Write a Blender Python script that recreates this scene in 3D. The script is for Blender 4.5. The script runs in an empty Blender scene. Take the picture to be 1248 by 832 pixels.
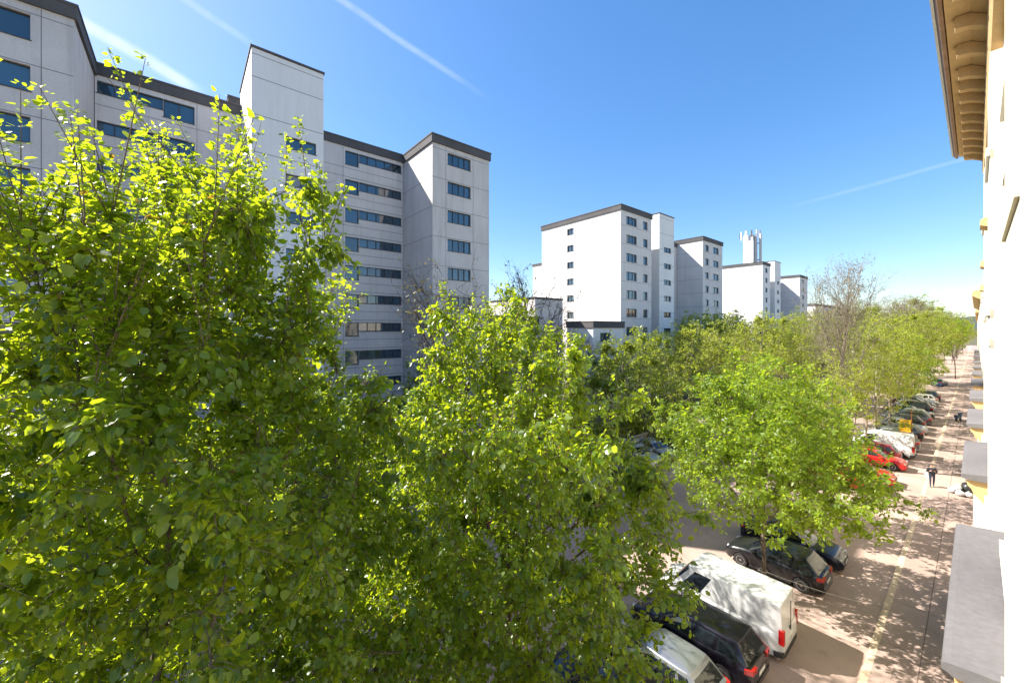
import bpy, bmesh, math, random
import numpy as np
from mathutils import Vector, Matrix
PI = math.pi
R = math.radians
scene = bpy.context.scene
col = scene.collection
rng = random.Random(11)

# ------------------------------------------------------------------ helpers
def tag(o, label=None, cat=None, group=None, kind=None):
    if label: o['label'] = label
    if cat: o['category'] = cat
    if group: o['group'] = group
    if kind: o['kind'] = kind
    return o

def empty(name, loc=(0, 0, 0), rz=0.0, parent=None):
    o = bpy.data.objects.new(name, None)
    col.objects.link(o)
    o.location = loc
    o.rotation_euler = (0, 0, rz)
    o.empty_display_size = 0.2
    if parent: o.parent = parent
    return o

class MB:
    """collects boxes, quads, tubes and lathes for one mesh"""
    def __init__(s):
        s.v = []; s.f = []
    def quad(s, a, b, c, d):
        n = len(s.v); s.v += [tuple(a), tuple(b), tuple(c), tuple(d)]; s.f.append((n, n+1, n+2, n+3))
    def poly(s, pts):
        n = len(s.v); s.v += [tuple(p) for p in pts]; s.f.append(tuple(range(n, n+len(pts))))
    def box(s, x0, x1, y0, y1, z0, z1):
        n = len(s.v)
        s.v += [(x0,y0,z0),(x1,y0,z0),(x1,y1,z0),(x0,y1,z0),(x0,y0,z1),(x1,y0,z1),(x1,y1,z1),(x0,y1,z1)]
        for q in ((0,3,2,1),(4,5,6,7),(0,1,5,4),(1,2,6,5),(2,3,7,6),(3,0,4,7)):
            s.f.append(tuple(n+i for i in q))
    def prism(s, prof, axis, a, b):
        """profile of 2-D points extruded along axis 'x','y','z' from a to b"""
        def P(p, t):
            if axis == 'y': return (p[0], t, p[1])
            if axis == 'x': return (t, p[0], p[1])
            return (p[0], p[1], t)
        n = len(s.v); k = len(prof)
        s.v += [P(p, a) for p in prof] + [P(p, b) for p in prof]
        for i in range(k):
            j = (i+1) % k
            s.f.append((n+i, n+j, n+k+j, n+k+i))
        s.f.append(tuple(n+i for i in reversed(range(k))))
        s.f.append(tuple(n+k+i for i in range(k)))
    def tube(s, pts, rad, sides=8, cap=True):
        pts = [Vector(p) for p in pts]
        if not hasattr(rad, '__len__'): rad = [rad]*len(pts)
        n0 = len(s.v)
        for i, p in enumerate(pts):
            d = (pts[min(i+1, len(pts)-1)] - pts[max(i-1, 0)]).normalized()
            a = d.orthogonal().normalized() if i == 0 else (a - d*a.dot(d)).normalized()
            b = d.cross(a)
            for k in range(sides):
                t = 2*PI*k/sides
                s.v.append(tuple(p + (a*math.cos(t) + b*math.sin(t))*rad[i]))
        for i in range(len(pts)-1):
            for k in range(sides):
                l = (k+1) % sides
                s.f.append((n0+i*sides+k, n0+i*sides+l, n0+(i+1)*sides+l, n0+(i+1)*sides+k))
        if cap:
            s.f.append(tuple(n0+k for k in reversed(range(sides))))
            m = n0+(len(pts)-1)*sides
            s.f.append(tuple(m+k for k in range(sides)))
    def lathe(s, prof, c=(0,0,0), axis='z', seg=24):
        """profile (r, h) spun about an axis"""
        n0 = len(s.v)
        for (r, h) in prof:
            for k in range(seg):
                t = 2*PI*k/seg; p, q = r*math.cos(t), r*math.sin(t)
                if axis == 'z': v = (c[0]+p, c[1]+q, c[2]+h)
                elif axis == 'y': v = (c[0]+p, c[1]+h, c[2]+q)
                else: v = (c[0]+h, c[1]+p, c[2]+q)
                s.v.append(v)
        for i in range(len(prof)-1):
            for k in range(seg):
                l = (k+1) % seg
                s.f.append((n0+i*seg+k, n0+i*seg+l, n0+(i+1)*seg+l, n0+(i+1)*seg+k))
        s.f.append(tuple(n0+k for k in reversed(range(seg))))
        m = n0+(len(prof)-1)*seg
        s.f.append(tuple(m+k for k in range(seg)))
    def mesh(s, name, smooth=False, fix=True, angle=None):
        me = bpy.data.meshes.new(name)
        me.from_pydata(s.v, [], s.f)
        if fix:
            bm = bmesh.new(); bm.from_mesh(me)
            bmesh.ops.recalc_face_normals(bm, faces=bm.faces)
            bm.to_mesh(me); bm.free()
        if smooth:
            me.polygons.foreach_set('use_smooth', [True]*len(me.polygons))
            if angle: me.set_sharp_from_angle(angle=angle)
        me.update()
        return me
    def build(s, name, mat, parent=None, smooth=False, fix=True, angle=None):
        return link(name, s.mesh(name, smooth, fix, angle), mat, parent)

def link(name, me, mat, parent=None):
    o = bpy.data.objects.new(name, me)
    col.objects.link(o)
    if mat is not None and not me.materials: me.materials.append(mat)
    if parent: o.parent = parent
    return o

# ------------------------------------------------------------------ materials
def new_mat(name):
    m = bpy.data.materials.new(name); m.use_nodes = True
    nt = m.node_tree
    return m, nt, nt.nodes['Principled BSDF']

def N(nt, typ, **kw):
    n = nt.nodes.new(typ)
    for k, v in kw.items(): setattr(n, k, v)
    return n

def simple(name, c, rough=0.6, metal=0.0, var=0.0, scale=4.0, coat=0.0, spec=0.5, bump=0.0):
    m, nt, b = new_mat(name)
    b.inputs['Base Color'].default_value = (*c, 1)
    b.inputs['Roughness'].default_value = rough
    b.inputs['Metallic'].default_value = metal
    b.inputs['Coat Weight'].default_value = coat
    b.inputs['Coat Roughness'].default_value = 0.06
    b.inputs['Specular IOR Level'].default_value = spec
    if var or bump:
        tc = N(nt, 'ShaderNodeTexCoord'); no = N(nt, 'ShaderNodeTexNoise')
        no.inputs['Scale'].default_value = scale; no.inputs['Detail'].default_value = 6
        nt.links.new(tc.outputs['Object'], no.inputs['Vector'])
        rp = N(nt, 'ShaderNodeValToRGB')
        rp.color_ramp.elements[0].position = 0.3; rp.color_ramp.elements[1].position = 0.7
        rp.color_ramp.elements[0].color = (*[x*(1-var) for x in c], 1)
        rp.color_ramp.elements[1].color = (*[min(1, x*(1+var)) for x in c], 1)
        nt.links.new(no.outputs['Fac'], rp.inputs['Fac'])
        nt.links.new(rp.outputs['Color'], b.inputs['Base Color'])
        if bump:
            bp = N(nt, 'ShaderNodeBump'); bp.inputs['Strength'].default_value = bump; bp.inputs['Distance'].default_value = 0.02
            nt.links.new(no.outputs['Fac'], bp.inputs['Height']); nt.links.new(bp.outputs['Normal'], b.inputs['Normal'])
    return m

def concrete(name, c, var=0.10, streak=0.12, joint=None):
    """cast panels: fine grain, broad blotches, rain streaks running down"""
    m, nt, b = new_mat(name)
    L = nt.links.new
    tc = N(nt, 'ShaderNodeTexCoord')
    def noise(scale, vec, detail=5, rough=0.55):
        n = N(nt, 'ShaderNodeTexNoise'); n.inputs['Scale'].default_value = scale
        n.inputs['Detail'].default_value = detail; n.inputs['Roughness'].default_value = rough
        L(vec, n.inputs['Vector']); return n.outputs['Fac']
    mp = N(nt, 'ShaderNodeMapping'); mp.inputs['Scale'].default_value = (1, 1, 0.07)
    L(tc.outputs['Object'], mp.inputs['Vector'])
    f1 = noise(0.35, tc.outputs['Object'])
    f2 = noise(9, tc.outputs['Object'], 8, 0.7)
    f3 = noise(2.2, mp.outputs['Vector'], 4)
    def mr(v, a, c2, lo, hi):
        n = N(nt, 'ShaderNodeMapRange'); L(v, n.inputs['Value'])
        n.inputs['From Min'].default_value = a; n.inputs['From Max'].default_value = c2
        n.inputs['To Min'].default_value = lo; n.inputs['To Max'].default_value = hi
        return n.outputs['Result']
    def mul(a, c2):
        n = N(nt, 'ShaderNodeMath', operation='MULTIPLY'); L(a, n.inputs[0]); L(c2, n.inputs[1]); return n.outputs[0]
    t = mul(mul(mr(f1, .3, .7, 1-var, 1+var*.5), mr(f2, .3, .7, 1-var*.8, 1+var*.6)), mr(f3, .5, .75, 1.0, 1-streak))
    mx = N(nt, 'ShaderNodeVectorMath', operation='SCALE')
    mx.inputs[0].default_value = c
    L(t, mx.inputs['Scale'])
    L(mx.outputs['Vector'], b.inputs['Base Color'])
    b.inputs['Roughness'].default_value = 0.88
    b.inputs['Specular IOR Level'].default_value = 0.25
    bp = N(nt, 'ShaderNodeBump'); bp.inputs['Strength'].default_value = 0.25; bp.inputs['Distance'].default_value = 0.01
    L(f2, bp.inputs['Height']); L(bp.outputs['Normal'], b.inputs['Normal'])
    return m

def leaf_mat(name, dark, light, trans, tw=0.5, spec=0.5, rough=0.42):
    m, nt, b = new_mat(name)
    L = nt.links.new
    at = N(nt, 'ShaderNodeAttribute', attribute_name='tint')
    rp = N(nt, 'ShaderNodeValToRGB')
    e = rp.color_ramp.elements
    e[0].position = 0.0; e[0].color = (*dark, 1)
    e[1].position = 1.0; e[1].color = (0.17, 0.075, 0.02, 1)
    x = e.new(0.93); x.color = (*light, 1)
    x = e.new(0.975); x.color = (*light, 1)
    L(at.outputs['Fac'], rp.inputs['Fac'])
    L(rp.outputs['Color'], b.inputs['Base Color'])
    b.inputs['Roughness'].default_value = rough
    b.inputs['Specular IOR Level'].default_value = spec
    tr = N(nt, 'ShaderNodeBsdfTranslucent')
    r2 = N(nt, 'ShaderNodeValToRGB')
    e = r2.color_ramp.elements
    e[0].color = (trans[0]*.75, trans[1]*.8, trans[2]*.8, 1); e[1].position = 1.0; e[1].color = (0.35, 0.14, 0.03, 1)
    x = e.new(0.93); x.color = (trans[0]*1.25, trans[1]*1.15, trans[2], 1)
    L(at.outputs['Fac'], r2.inputs['Fac']); L(r2.outputs['Color'], tr.inputs['Color'])
    mx = N(nt, 'ShaderNodeMixShader'); mx.inputs['Fac'].default_value = tw
    out = nt.nodes['Material Output']
    L(b.outputs[0], mx.inputs[1]); L(tr.outputs[0], mx.inputs[2]); L(mx.outputs[0], out.inputs['Surface'])
    return m

def bark_mat(name, c):
    m, nt, b = new_mat(name)
    L = nt.links.new
    tc = N(nt, 'ShaderNodeTexCoord'); mp = N(nt, 'ShaderNodeMapping'); mp.inputs['Scale'].default_value = (1, 1, .18)
    L(tc.outputs['Object'], mp.inputs['Vector'])
    no = N(nt, 'ShaderNodeTexNoise'); no.inputs['Scale'].default_value = 22; no.inputs['Detail'].default_value = 7; no.inputs['Roughness'].default_value = .7
    L(mp.outputs['Vector'], no.inputs['Vector'])
    rp = N(nt, 'ShaderNodeValToRGB')
    rp.color_ramp.elements[0].position = .35; rp.color_ramp.elements[1].position = .68
    rp.color_ramp.elements[0].color = (*[x*.45 for x in c], 1); rp.color_ramp.elements[1].color = (*[x*1.35 for x in c], 1)
    L(no.outputs['Fac'], rp.inputs['Fac']); L(rp.outputs['Color'], b.inputs['Base Color'])
    b.inputs['Roughness'].default_value = .9
    bp = N(nt, 'ShaderNodeBump'); bp.inputs['Strength'].default_value = .7; bp.inputs['Distance'].default_value = .02
    L(no.outputs['Fac'], bp.inputs['Height']); L(bp.outputs['Normal'], b.inputs['Normal'])
    return m

def ground_mat(name, c, big=.18, fine=.14, joints=None, crack=True):
    """worn paving seen from above: patches, grain, old stains; optional slab joints"""
    m, nt, b = new_mat(name)
    L = nt.links.new
    tc = N(nt, 'ShaderNodeTexCoord'); V = tc.outputs['Object']
    def noise(scale, detail=6, rough=.6):
        n = N(nt, 'ShaderNodeTexNoise'); n.inputs['Scale'].default_value = scale
        n.inputs['Detail'].default_value = detail; n.inputs['Roughness'].default_value = rough
        L(V, n.inputs['Vector']); return n.outputs['Fac']
    def mr(v, a, c2, lo, hi):
        n = N(nt, 'ShaderNodeMapRange'); L(v, n.inputs['Value'])
        n.inputs['From Min'].default_value = a; n.inputs['From Max'].default_value = c2
        n.inputs['To Min'].default_value = lo; n.inputs['To Max'].default_value = hi
        return n.outputs['Result']
    def mul(a, c2):
        n = N(nt, 'ShaderNodeMath', operation='MULTIPLY'); L(a, n.inputs[0]); L(c2, n.inputs[1]); return n.outputs[0]
    t = mul(mr(noise(.28), .35, .65, 1-big, 1+big*.6), mr(noise(34, 8, .75), .3, .7, 1-fine, 1+fine))
    t = mul(t, mr(noise(2.3, 4), .6, .72, 1.0, .82))
    if crack:
        vo = N(nt, 'ShaderNodeTexVoronoi', feature='DISTANCE_TO_EDGE'); vo.inputs['Scale'].default_value = .22
        wn = N(nt, 'ShaderNodeTexNoise'); wn.inputs['Scale'].default_value = 1.3; L(V, wn.inputs['Vector'])
        ad = N(nt, 'ShaderNodeVectorMath', operation='ADD'); L(V, ad.inputs[0])
        sc = N(nt, 'ShaderNodeVectorMath', operation='SCALE'); sc.inputs['Scale'].default_value = 1.6
        L(wn.outputs['Color'], sc.inputs[0]); L(sc.outputs['Vector'], ad.inputs[1]); L(ad.outputs['Vector'], vo.inputs['Vector'])
        t = mul(t, mr(vo.outputs['Distance'], 0.0, .004, .6, 1.0))
    if joints:
        br = N(nt, 'ShaderNodeTexBrick'); br.offset = joints[2]
        br.inputs['Scale'].default_value = 1.0; br.inputs['Mortar Size'].default_value = .018
        br.inputs['Brick Width'].default_value = joints[0]; br.inputs['Row Height'].default_value = joints[1]
        br.inputs['Color1'].default_value = (1, 1, 1, 1); br.inputs['Color2'].default_value = (.86, .86, .86, 1)
        br.inputs['Mortar'].default_value = (.42, .42, .42, 1); br.inputs['Mortar Smooth'].default_value = .2
        L(V, br.inputs['Vector'])
        sp = N(nt, 'ShaderNodeSeparateColor'); L(br.outputs['Color'], sp.inputs['Color'])
        t = mul(t, sp.outputs['Red'])
    mx = N(nt, 'ShaderNodeVectorMath', operation='SCALE'); mx.inputs[0].default_value = c
    L(t, mx.inputs['Scale']); L(mx.outputs['Vector'], b.inputs['Base Color'])
    b.inputs['Roughness'].default_value = .85; b.inputs['Specular IOR Level'].default_value = .3
    bp = N(nt, 'ShaderNodeBump'); bp.inputs['Strength'].default_value = .3; bp.inputs['Distance'].default_value = .01
    L(t, bp.inputs['Height']); L(bp.outputs['Normal'], b.inputs['Normal'])
    return m

def glass_mat(name, c, rough=.04, spec=1.0, var=.0):
    m, nt, b = new_mat(name)
    b.inputs['Base Color'].default_value = (*c, 1); b.inputs['Roughness'].default_value = rough
    b.inputs['Specular IOR Level'].default_value = spec; b.inputs['IOR'].default_value = 1.6
    if var:
        oi = N(nt, 'ShaderNodeObjectInfo'); rp = N(nt, 'ShaderNodeValToRGB')
        rp.color_ramp.elements[0].color = (*[x*(1-var) for x in c], 1); rp.color_ramp.elements[1].color = (*[x*(1+var) for x in c], 1)
        nt.links.new(oi.outputs['Random'], rp.inputs['Fac']); nt.links.new(rp.outputs['Color'], b.inputs['Base Color'])
    return m

M = {}
M['panel'] = concrete('panel_concrete', (.63, .585, .555), .10, .16)
M['panel_white'] = concrete('white_render', (.80, .78, .76), .05, .07)
M['panel_light'] = concrete('light_concrete', (.69, .65, .625), .08, .12)
M['fascia'] = concrete('dark_roof_fascia', (.115, .107, .107), .2, .1)
M['joint'] = simple('joint_sealant', (.20, .19, .19), .9)
M['frame'] = simple('window_frame_dark', (.045, .05, .06), .5)
M['frame_white'] = simple('window_frame_white', (.75, .75, .75), .5)
M['pane'] = glass_mat('window_glass', (.022, .062, .10), .05, 1.0, .5)
M['blind'] = simple('pale_blind', (.24, .25, .26), .4)
M['curtain'] = simple('ochre_curtain', (.28, .12, .05), .8, var=.3, scale=3)
M['plaster'] = concrete('cream_plaster', (.64, .59, .45), .08, .12)
M['plaster_pale'] = concrete('pale_plaster', (.74, .70, .60), .08, .12)
M['ochre'] = concrete('ochre_plaster', (.60, .40, .19), .12, .1)
M['ledge'] = concrete('grey_ledge_sheet', (.155, .146, .148), .2, .0)
M['gutter'] = simple('gutter_brown', (.28, .16, .09), .6, var=.2)
M['asphalt'] = ground_mat('worn_asphalt', (.42, .31, .26))
M['pavement'] = ground_mat('paving', (.425, .315, .265), .12, .12, joints=(1.28, 3.4, 0.0), crack=True)
M['kerb'] = ground_mat('kerb_stone', (.62, .48, .34), .08, .1, joints=(4.0, 1.2, 0.0), crack=False)
M['soil'] = ground_mat('trodden_soil', (.13, .115, .06), .35, .3, crack=False)
M['hill'] = simple('hazy_wooded_ridge', (.045, .065, .075), .9, var=.3, scale=.01)  # woodland tone with bluish distance haze painted into the base colour
M['bark'] = bark_mat('bark_grey_brown', (.17, .125, .09))
M['bark_pale'] = bark_mat('bark_pale', (.30, .25, .18))
M['bark_dark'] = bark_mat('bark_dark', (.075, .055, .045))
M['leaf_a'] = leaf_mat('spring_leaf_near', (.032, .085, .008), (.13, .215, .02), (.56, .69, .02), .54, .75, .32)
M['leaf_b'] = leaf_mat('spring_leaf_bright', (.105, .18, .02), (.19, .265, .03), (.53, .68, .035), .55)
M['leaf_c'] = leaf_mat('spring_leaf_olive', (.145, .18, .028), (.235, .275, .04), (.62, .70, .055), .53)
M['leaf_d'] = leaf_mat('spring_leaf_dark', (.10, .135, .02), (.165, .21, .03), (.48, .58, .035), .48)
M['leaf_e'] = leaf_mat('spring_leaf_lime', (.15, .19, .03), (.24, .28, .045), (.60, .70, .06), .54)
M['bud'] = leaf_mat('reddish_bud', (.12, .10, .055), (.17, .15, .07), (.26, .24, .07), .3)
M['tyre'] = simple('tyre_rubber', (.018, .018, .018), .8)
M['rim'] = simple('alloy', (.45, .45, .46), .3, .9)
M['carglass'] = glass_mat('car_glass', (.012, .016, .02), .03, .8)
M['plastic'] = simple('black_plastic', (.022, .022, .024), .55)
M['chrome'] = simple('chrome', (.7, .7, .72), .12, 1.0)
M['lamp_clear'] = glass_mat('headlamp', (.55, .56, .58), .12, .8)
M['lamp_red'] = glass_mat('tail_lamp', (.45, .012, .012), .15, .8)
M['plate'] = simple('number_plate', (.72, .72, .68), .5)
M['skin'] = simple('skin', (.42, .26, .19), .6)
M['yellow'] = simple('sign_orange', (.86, .46, .02), .5, var=.08)
M['rust'] = simple('rusty_post', (.20, .085, .03), .7, var=.3)
M['pole'] = concrete('concrete_pole', (.60, .57, .53), .1, .1)
M['bag_white'] = simple('white_bag', (.55, .55, .56), .5, var=.35, scale=9)
M['bag_black'] = simple('black_bag', (.02, .02, .022), .4)
M['cable'] = simple('cable_grey', (.6, .58, .55), .5)
PAINT = {}
def paint(name, c, metal=.0, rough=.32):
    if name not in PAINT:
        PAINT[name] = simple('paint_'+name, c, rough, metal, coat=.8, spec=.2)
    return PAINT[name]

# ------------------------------------------------------------------ camera, light, sky
H = 12.0
cam = bpy.data.cameras.new('camera'); cam_o = bpy.data.objects.new('camera', cam); col.objects.link(cam_o)
cam.sensor_width = 36.0; cam.lens = 475/1248*36
cam.shift_y = -16/1248
cam.clip_start = .05; cam.clip_end = 20000
cam_o.location = (0, 0, H); cam_o.rotation_euler = (R(90), 0, R(50))
scene.camera = cam_o

SUN_TO = Vector((-.92, -.66, 1.0)).normalized()          # towards the sun
elev = math.asin(SUN_TO.z)
sl = bpy.data.lights.new('sun', 'SUN'); so = bpy.data.objects.new('sun', sl); col.objects.link(so)
sl.energy = 4.8; sl.angle = R(.42); sl.color = (1.0, .94, .85)
so.rotation_euler = (-SUN_TO).to_track_quat('-Z', 'Y').to_euler(); so.location = (-30, -20, 60)

world = bpy.data.worlds.new('World'); scene.world = world; world.use_nodes = True
nt = world.node_tree; L = nt.links.new
bg = nt.nodes['Background']
sky = N(nt, 'ShaderNodeTexSky'); sky.sky_type = 'NISHITA'; sky.sun_disc = False
sky.sun_elevation = elev; sky.sun_rotation = math.atan2(SUN_TO.x, SUN_TO.y)
sky.altitude = 200; sky.air_density = 1.0; sky.dust_density = .7; sky.ozone_density = 3.0
tc = N(nt, 'ShaderNodeTexCoord')
hs = N(nt, 'ShaderNodeHueSaturation'); hs.inputs['Hue'].default_value = .507; hs.inputs['Saturation'].default_value = 1.48
gm = N(nt, 'ShaderNodeGamma'); gm.inputs['Gamma'].default_value = .72
L(sky.outputs['Color'], gm.inputs['Color']); L(gm.outputs['Color'], hs.inputs['Color'])
cur = hs.outputs['Color']
def ray(px, py):
    u = (px-624)/475; v = (py-400)/475
    return Vector((-.766+.643*u, .643+.766*u, -v)).normalized()
def contrail(d0, d1, width, strength, soft=.5, nscale=9.0):
    """old vapour trail: a soft band along a great circle of the sky between two directions"""
    global cur
    n = d0.cross(d1).normalized(); mid = (d0+d1).normalized()
    tang = n.cross(mid).normalized(); half = math.sin(d0.angle(d1)/2)
    def dot(v):
        k = N(nt, 'ShaderNodeVectorMath', operation='DOT_PRODUCT'); k.inputs[1].default_value = v
        L(tc.outputs['Generated'], k.inputs[0]); return k.outputs['Value']
    def math2(op, a, b2):
        k = N(nt, 'ShaderNodeMath', operation=op)
        for i, q in enumerate((a, b2)):
            if isinstance(q, (int, float)): k.inputs[i].default_value = q
            else: L(q, k.inputs[i])
        return k.outputs[0]
    def mr(v, a, b2, lo, hi):
        k = N(nt, 'ShaderNodeMapRange', interpolation_type='SMOOTHSTEP'); L(v, k.inputs['Value'])
        k.inputs['From Min'].default_value = a; k.inputs['From Max'].default_value = b2
        k.inputs['To Min'].default_value = lo; k.inputs['To Max'].default_value = hi; return k.outputs['Result']
    no = N(nt, 'ShaderNodeTexNoise'); no.inputs['Scale'].default_value = nscale; no.inputs['Detail'].default_value = 5
    L(tc.outputs['Generated'], no.inputs['Vector'])
    wob = math2('MULTIPLY', math2('SUBTRACT', no.outputs['Fac'], .5), width*.9)
    off = math2('ABSOLUTE', math2('ADD', dot(n), wob), 0)
    band = mr(off, width*.15, width, 1, 0)
    t = dot(tang)
    ends = math2('MULTIPLY', mr(t, -half, -half*.7, 0, 1), mr(t, half*(1-soft*1.6), half, 1, 0))
    front = mr(dot(mid), 0, .2, 0, 1)
    n2 = N(nt, 'ShaderNodeTexNoise'); n2.inputs['Scale'].default_value = nscale*3; n2.inputs['Detail'].default_value = 4
    L(tc.outputs['Generated'], n2.inputs['Vector'])
    f = math2('MULTIPLY', math2('MULTIPLY', math2('MULTIPLY', band, ends), front), mr(n2.outputs['Fac'], .25, .65, .55*strength, strength))
    mx = N(nt, 'ShaderNodeMix', data_type='RGBA')
    L(f, mx.inputs['Factor']); L(cur, mx.inputs['A']); mx.inputs['B'].default_value = (3.6, 3.75, 3.9, 1)
    cur = mx.outputs['Result']
contrail(ray(60, 5), ray(255, 118), .014, .42, .3)
contrail(ray(190, -25), ray(330, 70), .009, .14, .6)
contrail(ray(370, -30), ray(605, 128), .009, .19, .6)
contrail(ray(1225, 180), ray(930, 262), .005, .10, .7)
L(cur, bg.inputs['Color']); bg.inputs['Strength'].default_value = .142

vs = scene.view_settings
vs.view_transform = 'Standard'; vs.look = 'None'; vs.exposure = 1.47; vs.gamma = 1.0; vs.use_curve_mapping = False
scene.render.engine = 'CYCLES'
cy = scene.cycles
cy.use_denoising = True
try:
    cy.denoiser = 'OPENIMAGEDENOISE'; cy.denoising_input_passes = 'RGB_ALBEDO_NORMAL'; cy.denoising_prefilter = 'ACCURATE'
except Exception: pass
cy.max_bounces = 7; cy.diffuse_bounces = 3; cy.glossy_bounces = 3; cy.transmission_bounces = 5; cy.transparent_max_bounces = 4
cy.sample_clamp_indirect = 6.0
cy.caustics_reflective = False; cy.caustics_refractive = False

# ------------------------------------------------------------------ setting: ground, street, pavement
def sheet(name, x0, x1, y0, y1, z, mat):
    m = MB(); m.quad((x0,y0,z),(x1,y0,z),(x1,y1,z),(x0,y1,z))
    o = m.build(name, mat, fix=False); tag(o, kind='structure'); return o
sheet('ground', -4000, 4000, -1500, 6000, 0, M['soil'])
sheet('road', -24.0, -2.58, -60, 420, .004, M['asphalt'])
m = MB(); m.box(-2.36, 1.0, -60, 420, -.1, .10); tag(m.build('pavement', M['pavement']), kind='structure')
m = MB(); m.box(-2.58, -2.36, -60, 420, -.1, .105); tag(m.build('kerb', M['kerb']), kind='structure')
m = MB(); m.box(-24.3, -24.0, -60, 420, -.1, .13); tag(m.build('kerb', M['kerb']), kind='structure')
# wooded ridge closing the end of the street
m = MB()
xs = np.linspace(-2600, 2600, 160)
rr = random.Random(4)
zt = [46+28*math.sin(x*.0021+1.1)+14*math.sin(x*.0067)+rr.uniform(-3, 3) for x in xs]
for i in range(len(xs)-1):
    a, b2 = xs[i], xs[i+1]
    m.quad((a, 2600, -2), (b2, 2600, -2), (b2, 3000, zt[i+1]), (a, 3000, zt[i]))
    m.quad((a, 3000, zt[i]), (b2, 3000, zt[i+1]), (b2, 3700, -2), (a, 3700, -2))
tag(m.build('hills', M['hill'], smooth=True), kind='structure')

# ------------------------------------------------------------------ apartment slabs across the street
ST = 2.9
def wall_face(m, P, W_, H_, openings, depth, nrm):
    """wall panel P(a,h) with real openings (a0,a1,h0,h1) and reveals"""
    A = sorted({0, W_} | {q for o in openings for q in o[:2]})
    B = sorted({0, H_} | {q for o in openings for q in o[2:4]})
    for i in range(len(A)-1):
        for j in range(len(B)-1):
            ca, cb = (A[i]+A[i+1])/2, (B[j]+B[j+1])/2
            if any(o[0] < ca < o[1] and o[2] < cb < o[3] for o in openings): continue
            m.quad(P(A[i], B[j], 0), P(A[i+1], B[j], 0), P(A[i+1], B[j+1], 0), P(A[i], B[j+1], 0))
    for (a0, a1, h0, h1) in openings:
        for (p, q) in (((a0,h0),(a1,h0)), ((a1,h0),(a1,h1)), ((a1,h1),(a0,h1)), ((a0,h1),(a0,h0))):
            m.quad(P(p[0],p[1],0), P(q[0],q[1],0), P(q[0],q[1],depth), P(p[0],p[1],depth))

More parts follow.
